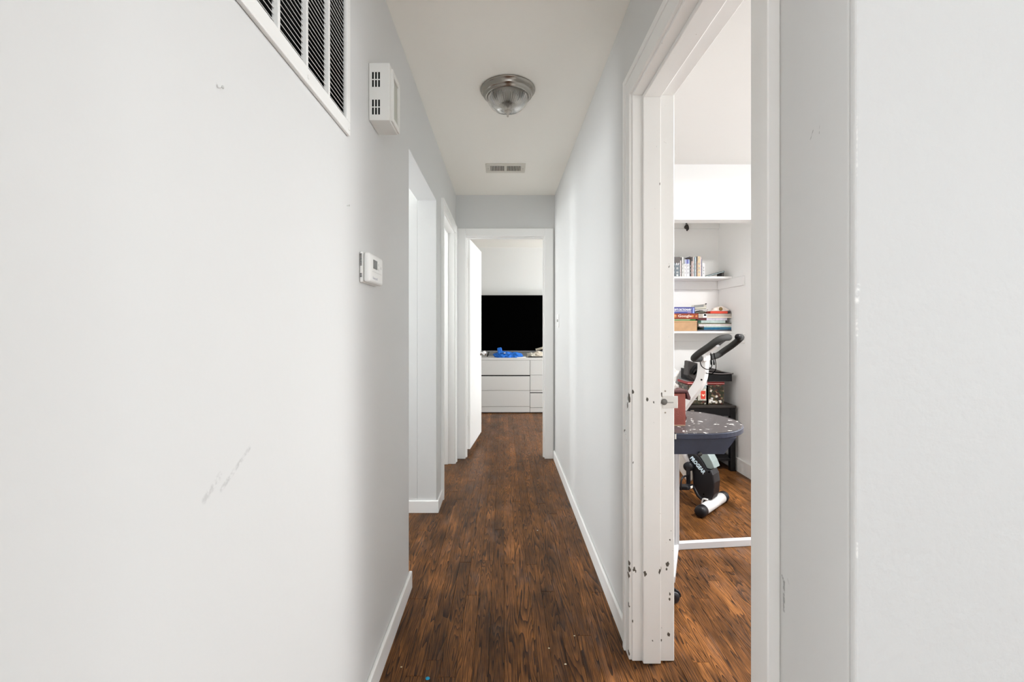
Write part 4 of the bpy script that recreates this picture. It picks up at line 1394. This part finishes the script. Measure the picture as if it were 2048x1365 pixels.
prism('red_emblem', [(-0.011, 0.010), (-0.012, 0.001), (0.0, -0.014), (0.012, 0.001), (0.011, 0.010), (0.004, 0.004), (-0.004, 0.004)], 0.0, 0.0006, ((1, 0, 0), (0, 0, 1), (0, -1, 0)), (1.705, yf - 0.0009, eh + 0.082), mat('emblem_cream', (0.82, 0.70, 0.55), 0.5), c)
box('photo_divider', 1.733, 1.748, yf - 0.0004, ty0_ + 0.001, eh + 0.002, eh + 0.166, M_SCR, c)
for i_, (X, Z, w_, h_) in enumerate(((1.775, 0.035, 0.022, 0.020), (1.800, 0.026, 0.018, 0.014), (1.762, 0.022, 0.010, 0.012), (1.850, 0.032, 0.012, 0.008), (1.782, 0.054, 0.012, 0.010), (1.634, 0.120, 0.006, 0.014), (1.640, 0.042, 0.016, 0.005), (1.64, 0.09, 0.014, 0.004))):
    box('photo_highlight', X - w_, X + w_ * 0.6, yf - 0.0004, ty0_ + 0.001, eh + Z - h_ * 0.5, eh + Z + h_ * 0.5, mat('photo_white', (0.74, 0.73, 0.70), 0.4, var=0.3, vscale=80), c)
# black bag on the tin
c = thing('black_bag', (1.72, 3.9, tz1_ + 0.006), 'black fabric case with a strap lying on the printed tin', 'bag')
M_BAG = mat('bag_black', (0.006, 0.006, 0.007), 0.6, spec=0.25, bump=0.3, bscale=120)
M_BAG2 = mat('bag_flap', (0.028, 0.023, 0.022), 0.5, bump=0.3, bscale=60)
bzz = tz1_ + 0.0065


def slab(name, x0, x1, y0, y1, zf0, zf1, m, parent, n=16, wav=0.006):
    """soft slab: top and bottom heights as functions of the 0..1 position across"""
    bm = bmesh.new()
    T, Bt = [], []
    ny = 6
    for i in range(n + 1):
        u = i / n
        for j in range(ny + 1):
            v = j / ny
            edge = min(1, min(u, 1 - u) * 9) * min(1, min(v, 1 - v) * 5 + 0.25)
            X, Y = x0 + (x1 - x0) * u, y0 + (y1 - y0) * v
            zt, zb = zf1(u), zf0(u)
            T.append(bm.verts.new((X, Y, zt - (1 - edge) * 0.010 + wav * noise.noise(Vector((X * 22, Y * 22, 3))))))
            Bt.append(bm.verts.new((X, Y, zb)))
    q = lambda L, i, j: L[i * (ny + 1) + j]
    for i in range(n):
        for j in range(ny):
            bm.faces.new((q(T, i, j), q(T, i + 1, j), q(T, i + 1, j + 1), q(T, i, j + 1)))
            bm.faces.new((q(Bt, i, j), q(Bt, i, j + 1), q(Bt, i + 1, j + 1), q(Bt, i + 1, j)))
    for i in range(n):
        for j in (0, ny):
            bm.faces.new((q(T, i, j), q(T, i + 1, j), q(Bt, i + 1, j), q(Bt, i, j)))
    for j in range(ny):
        for i in (0, n):
            bm.faces.new((q(T, i, j), q(T, i, j + 1), q(Bt, i, j + 1), q(Bt, i, j)))
    bmesh.ops.recalc_face_normals(bm, faces=bm.faces)
    return obj(name, bm, m, parent, smooth=False)


slab('bag_body', 1.615, 1.935, 3.770, 4.05, lambda u: bzz, lambda u: bzz + 0.098 - 0.026 * u, M_BAG, c)
slab('flap', 1.640, 1.942, 3.762, 4.045, lambda u: bzz + 0.097 - 0.028 * u, lambda u: bzz + 0.120 - 0.036 * u + 0.014 * math.sin(u * 5.2), M_BAG2, c, 16, 0.008)
tube('piping', [(1.640 + 0.302 * u, 3.760, bzz + 0.100 - 0.030 * u - 0.018 * math.sin(u * 3.14)) for u in [k / 12 for k in range(13)]], 0.004, mat('piping_grey', (0.16, 0.14, 0.14), 0.5), c, 8)
# upright end of the bag with its grab handle
prism('end_panel', [(1.560, bzz + 0.052), (1.568, bzz + 0.168), (1.580, bzz + 0.172), (1.690, bzz + 0.142), (1.690, bzz + 0.010), (1.620, bzz + 0.004)], 3.765, 3.86, ((1, 0, 0), (0, 0, 1), (0, 1, 0)), (0, 0, 0), M_BAG2, c, 0.006)
tube('grab_handle', [(1.588, 3.760, bzz + 0.070), (1.590, 3.742, bzz + 0.100), (1.612, 3.738, bzz + 0.132), (1.640, 3.752, bzz + 0.134)], 0.012, M_BAG, c, 10, 5)
tube('strap', [(1.607, 3.758, bzz + 0.060), (1.632, 3.748, bzz + 0.090), (1.652, 3.752, bzz + 0.125)], 0.008, M_SCR, c, 8, 5)

# ------------------------------------------------------------------ exercise bike (local frame: x rearwards, y to its far side, z up)
bike = thing('exercise_bike', (1.395, 2.97, 0), 'white and black folding exercise bike with foam handlebars', 'exercise bike',
             rz=math.atan2(0.7317, -0.6816))
# rotated frame: local +x = (-.6816,.7317); local +y = (-.7317,-.6816) -> towards the camera; far side is -y
M_BW = mat('bike_white', (0.70, 0.69, 0.68), 0.3)
M_BB = mat('bike_black', (0.006, 0.006, 0.008), 0.42, spec=0.35)
M_FOAM = mat('foam_black', (0.014, 0.014, 0.013), 0.75, bump=0.3, bscale=200)
M_TEAL = mat('shell_grey', (0.20, 0.25, 0.245), 0.25)


def L3(u, v, z):
    return Vector((u, -v, z))


tube('front_foot', [L3(0, -0.165, 0.038), L3(0, 0.165, 0.038)], 0.034, M_BW, bike, 24, local=True)
for s in (-1, 1):
    tube('end_cap', [L3(0, s * 0.150, 0.038), L3(0, s * 0.185, 0.038), L3(0, s * 0.202, 0.038), L3(0, s * 0.208, 0.038)], [0.0365, 0.0375, 0.033, 0.020], M_BB, bike, 24, local=True)
out = [(0.138, 0.363), (0.106, 0.366), (0.07, 0.347), (0.043, 0.312), (0.02, 0.275), (-0.01, 0.275), (-0.025, 0.247), (-0.033, 0.195), (-0.027, 0.116), (-0.014, 0.080), (0.043, 0.060), (0.078, 0.076), (0.099, 0.111), (0.11, 0.159), (0.113, 0.214), (0.119, 0.265), (0.134, 0.304), (0.150, 0.345)]
AXB = ((1, 0, 0), (0, 0, 1), (0, -1, 0))
hs = prism('flywheel_housing', out, -0.055, 0.050, AXB, (0, 0, 0), M_BB, bike, 0.010, local=True)
teal = [(0.116, 0.368), (0.070, 0.3485), (0.0435, 0.3135), (0.021, 0.277), (-0.006, 0.276), (-0.030, 0.290), (-0.014, 0.328), (0.010, 0.368), (0.036, 0.400), (0.075, 0.425), (0.120, 0.410)]
prism('shell_cover', teal, -0.040, 0.050, AXB, (0, 0, 0), M_TEAL, bike, 0.006, local=True)
prism('shell_badge', [(0.175, 0.385), (0.140, 0.371), (0.105, 0.382), (0.112, 0.405), (0.165, 0.405)], -0.058, -0.044, AXB, (0, 0, 0), mat('badge_blue', (0.01, 0.12, 0.40), 0.4), bike, 0.002, local=True)
tube('badge_edge', [L3(0.178, -0.059, 0.392), L3(0.142, -0.059, 0.369), L3(0.106, -0.059, 0.379), L3(0.092, -0.059, 0.395)], 0.004, mat('badge_pale', (0.55, 0.75, 0.88), 0.4), bike, 6, local=True)
# PROGEAR lettering down the housing
tdir = Vector((0.028 - 0.126, 0, 0.250 - 0.345)).normalized()      # along the word (u, z)
tup = Vector((-tdir.z, 0, tdir.x))
if tup.z < 0:
    tup = -tup
tc = L3(0.076, -0.0565, 0.290)
nv = tdir.cross(tup)
text('lettering', 'PROGEAR', 0.036, frame(tc, tdir, tup, nv), mat('print_iceblue', (0.72, 0.88, 0.97), 0.4), bike, 0.0008, 0.0013, 0.78, local=True)
lathe('bolt', L3(0.0, -0.0545, 0.262), [(0.005, 0.001), (0.005, -0.001)], M_SCR, bike, 10, 'Y', local=True)
lathe('bolt', L3(0.035, -0.0545, 0.105), [(0.005, 0.001), (0.005, -0.001)], M_SCR, bike, 10, 'Y', local=True)
# front leg (front foot up to the seat) and rear leg (rear foot up to the handlebar)
tube('front_leg', [L3(0.004, 0.0, 0.060), L3(0.12, 0.0, 0.24), L3(0.40, 0.0, 0.64), L3(0.50, 0.0, 0.78)], 0.026, M_BW, bike, 14, local=True)
tube('leg_bracket', [L3(0.015, -0.052, 0.045), L3(0.075, -0.052, 0.085), L3(0.112, -0.050, 0.150)], 0.011, M_BB, bike, 10, local=True)
tube('foot_clamp', [L3(0.045, -0.06, 0.045), L3(0.035, -0.06, 0.075), L3(0.005, -0.06, 0.078)], 0.006, M_BW, bike, 8, 4, local=True)


def flat_tube(name, path, hw, ht, m):
    """rectangular tube in the bike's plane: half width in plane hw, half thickness across ht"""
    bm = bmesh.new()
    path = catmull([Vector((p[0], 0, p[1])) for p in path], 5)
    rings = []
    for i, p in enumerate(path):
        tt = (path[min(i + 1, len(path) - 1)] - path[max(i - 1, 0)]).normalized()
        nn = Vector((-tt.z, 0, tt.x))
        ring = []
        for (a, b) in ((-1, -0.6), (-0.75, -1), (0.75, -1), (1, -0.6), (1, 0.6), (0.75, 1), (-0.75, 1), (-1, 0.6)):
            ring.append(bm.verts.new(p + nn * hw * a + Vector((0, ht * b, 0))))
        rings.append(ring)
    for a, b in zip(rings[:-1], rings[1:]):
        for k in range(8):
            bm.faces.new((a[k], a[(k + 1) % 8], b[(k + 1) % 8], b[k]))
    bm.faces.new(rings[0][::-1])
    bm.faces.new(rings[-1])
    bmesh.ops.recalc_face_normals(bm, faces=bm.faces)
    return obj(name, bm, m, bike, local=True)


flat_tube('handlebar_stem', [(0.70, 0.075), (0.55, 0.245), (0.278, 0.556), (0.18, 0.693), (0.085, 0.835), (0.063, 0.921), (0.062, 1.000)], 0.032, 0.026, M_BW)
for z_ in (0.862,):
    lathe('bolt', L3(0.062, -0.026, z_), [(0.007, 0.0), (0.007, -0.002)], M_SCR, bike, 12, 'Y', local=True)
tube('rear_foot', [L3(0.71, -0.16, 0.036), L3(0.71, 0.16, 0.036)], 0.030, M_BW, bike, 18, local=True)
for s in (-1, 1):
    tube('end_cap', [L3(0.71, s * 0.150, 0.036), L3(0.71, s * 0.185, 0.036)], 0.034, M_BB, bike, 18, local=True)
lathe('pivot', L3(0.27, -0.036, 0.53), [(0.022, 0.004), (0.022, -0.006), (0.010, -0.010)], M_BB, bike, 16, 'Y', local=True)
# seat
lump('seat', L3(0.58, 0.0, 0.80), (0.14, 0.12, 0.085), M_BB, bike, 4, 0.06, 1.0, 4, local=True)
tube('seat_post', [L3(0.49, 0, 0.766), L3(0.55, 0, 0.83)], 0.016, M_CHROME, bike, 12, local=True)
# far frame shell (light) behind the crank
prism('frame_shell', [(0.150, 0.36), (0.205, 0.385), (0.245, 0.36), (0.250, 0.29), (0.225, 0.20), (0.165, 0.13), (0.135, 0.16), (0.125, 0.27)], 0.0, 0.03, AXB, (0, 0, 0), mat('shell_cream', (0.66, 0.63, 0.57), 0.4), bike, 0.006, local=True)
# cranks, pedals, straps
for s in (-1, 1):
    v0 = s * 0.075
    bm = bmesh.new()
    add_lathe(bm, L3(0.128, v0, 0.272), [(0.030, 0.016), (0.031, -0.012), (0.020, -0.016)], 20, 'Y')
    obj('crank_hub', bm, M_BB, bike, smooth=True, local=True)
    z1 = 0.150 if s < 0 else 0.395
    bm = bmesh.new()
    mid = L3(0.124, v0 + s * 0.012, (0.272 + z1) / 2)
    rot_box(bm, mid, (1, 0, 0), (0, 1, 0), (0, 0, 1), 0.014, 0.006, abs(0.272 - z1) / 2 + 0.01, 0.003)
    obj('crank_arm', bm, M_BB, bike, local=True)
    pc = L3(0.128, v0 + s * 0.065, z1)
    bm = bmesh.new()
    rot_box(bm, pc, Vector((0.97, 0, -0.24)), (0, 1, 0), Vector((0.24, 0, 0.97)), 0.050, 0.042, 0.011, 0.004)
    pd = obj('pedal', bm, M_BB, bike, local=True)
    bm = bmesh.new()
    add_tube(bm, [pc + Vector((0.0, 0.045, -0.008)), pc + Vector((0.0, 0.048, 0.03)), pc + Vector((0, 0.030, 0.066)), pc + Vector((0, -0.030, 0.066)), pc + Vector((0, -0.048, 0.03)), pc + Vector((0, -0.045, -0.008))], 0.006, 8, 5)
    obj('strap', bm, M_BB, pd, smooth=True, local=True)
    for dx_ in (-0.047, 0.047):
        bm = bmesh.new()
        rot_box(bm, pc + Vector((dx_ * 0.97, 0.0, -dx_ * 0.24)), (1, 0, 0), (0, 1, 0), (0, 0, 1), 0.006, 0.014, 0.007, 0.001)
        obj('reflector', bm, mat('reflector', (0.75, 0.72, 0.66), 0.2), pd, local=True)
# handlebar clamp, foam grips, console
rot = bmesh.new()
rot_box(rot, L3(0.058, 0.0, 1.008), (1, 0, 0), (0, 1, 0), (0, 0, 1), 0.030, 0.045, 0.026, 0.010)
obj('clamp', rot, M_BW, bike, local=True)
for s in (-1, 1):
    pth = [L3(0.060, s * 0.055, 1.006), L3(0.060, s * 0.135, 1.008), L3(0.036, s * 0.190, 1.022), L3(0.000, s * 0.200, 1.052), L3(-0.055, s * 0.196, 1.093), L3(-0.100, s * 0.186, 1.131), L3(-0.124, s * 0.155, 1.148), L3(-0.132, s * 0.080, 1.152)]
    gp = tube('foam_grip', pth, 0.0215, M_FOAM, bike, 14, 6, local=True)
    tube('grip_end', [L3(-0.132, s * 0.083, 1.152), L3(-0.132, s * 0.073, 1.152)], 0.019, M_BB, gp, 14, local=True)
    tube('bar_stub', [L3(0.060, s * 0.03, 1.006), L3(0.060, s * 0.058, 1.006)], 0.016, M_BW, bike, 12, local=True)
ca = Vector((-0.78, 0, 0.62))
cn = Vector((0.62, 0, 0.78))
bm = bmesh.new()
rot_box(bm, Vector((-0.035, 0.0, 1.115)), ca, (0, 1, 0), cn, 0.078, 0.070, 0.009, 0.006)
con = obj('console', bm, M_BB, bike, local=True)
bm = bmesh.new()
rot_box(bm, Vector((-0.035, 0.0, 1.115)) + cn * 0.0095, ca, (0, 1, 0), cn, 0.030, 0.042, 0.0006)
obj('display', bm, mat('lcd', (0.075, 0.08, 0.07)), con, local=True)
flat_tube('console_bracket', [(0.055, 1.015), (0.025, 1.052), (-0.030, 1.098)], 0.012, 0.030, M_BW)
tube('cable', [L3(0.052, -0.075, 0.995), L3(0.045, -0.06, 0.955), L3(0.020, -0.03, 0.935), L3(0.002, -0.01, 0.955), L3(0.008, 0.0, 1.01), L3(0.012, 0.0, 1.045)], 0.0028, M_SCR, bike, 8, 6, local=True)
tube('cable', [L3(-0.004, 0.01, 1.045), L3(-0.016, 0.01, 0.985), L3(-0.020, 0.0, 0.935), L3(0.005, -0.005, 0.905), L3(0.042, -0.02, 0.910)], 0.0026, M_SCR, bike, 8, 6, local=True)
for uu in (0.008, -0.010):
    tube('cable_plug', [L3(uu, 0.0, 0.965), L3(uu + 0.002, 0.0, 0.998)], 0.006, M_BB, bike, 8, local=True)

# ------------------------------------------------------------------ blue drop-leaf table
mtop, nt_, bt_ = new_mat('worn_table_top')
gN = nt_.nodes.new('ShaderNodeNewGeometry')
nn = nt_.nodes.new('ShaderNodeTexNoise')
nn.inputs['Scale'].default_value = 38
nn.inputs['Detail'].default_value = 4
nt_.links.new(gN.outputs['Position'], nn.inputs['Vector'])
n2 = nt_.nodes.new('ShaderNodeTexNoise')
n2.inputs['Scale'].default_value = 4.5
n2.inputs['Detail'].default_value = 1
nt_.links.new(gN.outputs['Position'], n2.inputs['Vector'])
ad = nt_.nodes.new('ShaderNodeMath')
ad.operation = 'MULTIPLY_ADD'
nt_.links.new(n2.outputs['Fac'], ad.inputs[0])
ad.inputs[1].default_value = 0.55
nt_.links.new(nn.outputs['Fac'], ad.inputs[2])
mr = nt_.nodes.new('ShaderNodeMapRange')
mr.inputs['From Min'].default_value = 0.91
mr.inputs['From Max'].default_value = 0.94
nt_.links.new(ad.outputs[0], mr.inputs['Value'])
mi = nt_.nodes.new('ShaderNodeMix')
mi.data_type = 'RGBA'
mi.inputs[6].default_value = (0.058, 0.050, 0.052, 1)
mi.inputs[7].default_value = (0.72, 0.70, 0.68, 1)
nt_.links.new(mr.outputs[0], mi.inputs[0])
nt_.links.new(mi.outputs[2], bt_.inputs['Base Color'])
bt_.inputs['Roughness'].default_value = 0.33
M_NAVY = mat('table_navy', (0.017, 0.022, 0.046), 0.42, var=0.2, vscale=14)
tb = thing('drop_leaf_table', (0.9, 2.23, 0), 'navy blue round ended drop leaf table with a worn top', 'table')
TZ = 0.750


def round_slab(name, x0, xc, yc, r, z0, z1, m, inset=0.0, parent=tb):
    o = [(x0, yc - r + inset), (xc, yc - r + inset)]
    for k in range(1, 32):
        a = -math.pi / 2 + math.pi * k / 32
        o.append((xc + (r - inset) * math.cos(a), yc + (r - inset) * math.sin(a)))
    o += [(xc, yc + r - inset), (x0, yc + r - inset)]
    return prism(name, o, z0, z1, ((1, 0, 0), (0, 1, 0), (0, 0, 1)), (0, 0, 0), m, parent, 0.003)


round_slab('leaf', 0.7545, 0.882, 2.232, 0.284, TZ - 0.026, TZ - 0.0012, M_NAVY)
round_slab('leaf_surface', 0.7545, 0.882, 2.232, 0.284, TZ - 0.0014, TZ, mtop, 0.004)
box('fixed_top', 0.632, 0.7515, 1.948, 2.516, TZ - 0.026, TZ - 0.0012, M_NAVY, tb, 0.003)
box('fixed_surface', 0.632, 0.7515, 1.952, 2.512, TZ - 0.0014, TZ, mtop, tb)
box('hinge_edge', 0.7500, 0.7560, 1.9465, 1.9490, TZ - 0.024, TZ - 0.002, mat('hinge_pale', (0.65, 0.63, 0.58), 0.4), tb)
# tapered front apron
prism('apron', [(0.640, TZ - 0.027), (1.040, TZ - 0.027), (0.985, TZ - 0.101), (0.640, TZ - 0.101)], 1.985, 2.005, ((1, 0, 0), (0, 0, 1), (0, 1, 0)), (0, 0, 0), M_NAVY, tb, 0.0015)
prism('apron', [(0.640, TZ - 0.027), (1.040, TZ - 0.027), (0.985, TZ - 0.101), (0.640, TZ - 0.101)], 2.460, 2.480, ((1, 0, 0), (0, 0, 1), (0, 1, 0)), (0, 0, 0), M_NAVY, tb, 0.0015)
lathe('knob_ring', (0.874, 1.984, TZ - 0.098), [(0.009, 0.0), (0.009, -0.008), (0.005, -0.010)], mat('knob_dark', (0.05, 0.05, 0.05), 0.3, 0.6), tb, 16, 'Y')
for Y in (2.005, 2.455):
    box('leg', 0.640, 0.680, Y - 0.02 + 0.002, Y + 0.02 + 0.002, 0.062, TZ - 0.027, M_NAVY, tb, 0.002)
box('leg_rail', 0.645, 0.675, 2.027, 2.437, 0.10, 0.14, M_NAVY, tb, 0.002)
for Y in (1.966, 2.475):
    bm = bmesh.new()
    add_lathe(bm, (0.750, Y, 0.026), [(0.010, -0.016), (0.023, -0.014), (0.026, -0.008), (0.026, 0.008), (0.023, 0.014), (0.010, 0.016)], 24, 'Y')
    cs = obj('caster_wheel', bm, mat('caster_black', (0.02, 0.02, 0.025), 0.4), tb, smooth=True)
    box('caster_fork', 0.645, 0.760, Y - 0.006, Y + 0.006, 0.053, 0.064, M_BB, tb, 0.002)
    tube('caster_hood', [(0.750 + 0.029 * math.cos(a), Y, 0.026 + 0.029 * math.sin(a)) for a in [k * math.pi / 8 for k in range(0, 8)]], 0.006, M_BB, tb, 8)

# white metal support frame under the leaf
sf = thing('metal_frame', (0.96, 2.47, 0), 'white metal upright with floor bars standing under the blue table', 'frame')
M_FR = mat('frame_white', (0.60, 0.61, 0.63), 0.3)
box('post', 0.905, 0.942, 2.415, 2.450, 0.0005, 0.640, M_FR, sf, 0.003)
box('post_flange', 0.941, 0.957, 2.420, 2.446, 0.0005, 0.640, M_FR, sf, 0.002)
pa, pb = Vector((0.950, 2.437, 0.020)), Vector((1.520, 2.497, 0.020))
dd = (pb - pa).normalized()
bm = bmesh.new()
rot_box(bm, (pa + pb) / 2, dd, Vector((-dd.y, dd.x, 0)), (0, 0, 1), (pb - pa).length / 2, 0.014, 0.0195, 0.003)
obj('floor_bar', bm, M_FR, sf)
pa, pb = Vector((0.955, 2.46, 0.017)), Vector((0.800, 2.115, 0.017))
dd = (pb - pa).normalized()
bm = bmesh.new()
rot_box(bm, (pa + pb) / 2, dd, Vector((-dd.y, dd.x, 0)), (0, 0, 1), (pb - pa).length / 2, 0.014, 0.0165, 0.003)
obj('floor_bar', bm, M_FR, sf)

# red-brown box and plastic bag on the table
rb = thing('red_box', (0.80, 2.12, TZ), 'red brown leatherette box with a dark lid on the blue table', 'box')
M_RB = mat('leatherette', (0.24, 0.058, 0.042), 0.55, bump=0.25, bscale=220, var=0.12, vscale=30)
M_RD = mat('leatherette_dark', (0.075, 0.020, 0.022), 0.5)
box('box_body', 0.655, 0.858, 2.095, 2.255, TZ + 0.0005, TZ + 0.154, M_RB, rb, 0.004, 2)
box('box_base', 0.653, 0.854, 2.093, 2.257, TZ + 0.0003, TZ + 0.006, mat('base_tan', (0.30, 0.20, 0.13), 0.6), rb, 0.001)
box('lid', 0.653, 0.866, 2.090, 2.260, TZ + 0.157, TZ + 0.170, M_RD, rb, 0.003, 2)
prism('lid_flap', [(0.862, 0.170), (0.868, 0.168), (0.882, 0.135), (0.880, 0.122), (0.870, 0.124), (0.860, 0.157)], 2.095, 2.255, ((1, 0, 0), (0, 0, 1), (0, 1, 0)), (0, 0, TZ), M_RD, rb, 0.002)
prism('side_tab', [(0.858, 0.012), (0.868, 0.016), (0.874, 0.034), (0.868, 0.052), (0.858, 0.056)], 2.12, 2.17, ((1, 0, 0), (0, 0, 1), (0, 1, 0)), (0, 0, TZ), M_RD, rb, 0.002)
mpl, ntp, bp_ = new_mat('clear_plastic')
ntp.nodes.remove(bp_)
tr = ntp.nodes.new('ShaderNodeBsdfTransparent')
pr_ = ntp.nodes.new('ShaderNodeBsdfPrincipled')
pr_.inputs['Base Color'].default_value = (0.62, 0.59, 0.55, 1)
pr_.inputs['Roughness'].default_value = 0.2
mx = ntp.nodes.new('ShaderNodeMixShader')
mx.inputs[0].default_value = 0.38
ntp.links.new(tr.outputs[0], mx.inputs[1])
ntp.links.new(pr_.outputs[0], mx.inputs[2])
ntp.links.new(mx.outputs[0], ntp.nodes['Material Output'].inputs[0])
pb_ = thing('plastic_bag', (0.78, 2.17, TZ + 0.171), 'crumpled clear plastic bag resting on the red brown box', 'plastic bag')
lump('bag_body', (0.775, 2.17, TZ + 0.1705), (0.050, 0.05, 0.050), mat('tissue', (0.36, 0.32, 0.28), 0.7), pb_, 31, 0.45, 3.0, 4)
lump('bag_film', (0.780, 2.165, TZ + 0.1705), (0.062, 0.06, 0.105), mpl, pb_, 33, 0.55, 2.2, 4)

# ------------------------------------------------------------------ crumbs on the hallway floor
rr = random.Random(3)
crumbs = [(-0.262, 1.537, 0.006, (0.01, 0.30, 0.50), 'tiny bright blue scrap on the floor by the left baseboard'),
          (0.172, 1.683, 0.0028, (0.75, 0.66, 0.45), 'pale crumb on the floor right of centre'),
          (0.279, 1.751, 0.0026, (0.7, 0.6, 0.4), 'yellowish crumb on the floor near the right baseboard'),
          (0.223, 1.603, 0.0030, (0.7, 0.62, 0.45), 'splinter coloured crumb on the floor beside the right doorway'),
          (-0.365, 1.590, 0.0026, (0.65, 0.55, 0.35), 'pale crumb on the floor near the left baseboard'),
          (0.203, 2.659, 0.0030, (0.75, 0.72, 0.62), 'white crumb on the floor in the lit strip')]
for (x, y, r, col, lb) in crumbs:
    b = bmesh.new()
    bmesh.ops.create_icosphere(b, subdivisions=2, radius=1)
    for v in b.verts:
        k = 1 + 0.4 * noise.noise(v.co * 2 + Vector((x * 9, y * 9, 0)))
        v.co = Vector((v.co.x * r * k * 1.4, v.co.y * r * k, max(v.co.z * k, -0.5) * r * 0.6 + r * 0.3 + 0.0005)) + Vector((x, y, 0))
    tag(obj('crumb', b, mat('crumb_%.3f' % x, col, 0.7)), lb, 'crumb', 'crumbs on the hallway floor')

# ------------------------------------------------------------------ study ceiling lamp, unseen, added to brighten the closet and study
c = thing('added_study_lamp', (1.95, 2.0, HC - 0.004), 'added unseen round flush lamp brightening the study closet', 'ceiling light')
lathe('base_ring', (1.95, 2.0, HC - 0.004), [(0.10, -0.001), (0.16, -0.001), (0.16, -0.02), (0.15, -0.025)], M_NICKEL, c, 48, cap=False)
ml, ntl, bl_ = new_mat('added_lamp_glow')
bl_.inputs['Base Color'].default_value = (0.9, 0.88, 0.84, 1)
bl_.inputs['Emission Color'].default_value = (1.0, 0.96, 0.90, 1)
bl_.inputs['Emission Strength'].default_value = 2.0
lathe('shade', (1.95, 2.0, HC - 0.004), [(0.148, -0.022), (0.14, -0.045), (0.11, -0.07), (0.06, -0.085), (0.005, -0.09)], ml, c, 40, cap=False)
ld = bpy.data.lights.new('added_lamp_light', 'AREA')
ld.shape = 'DISK'
ld.size = 0.30
ld.energy = 40.0
ld.color = (1.0, 0.985, 0.97)
lo = bpy.data.objects.new('added_lamp_light', ld)
lo.location = (0, 0, -0.10)
COL.objects.link(lo)
lo.parent = c
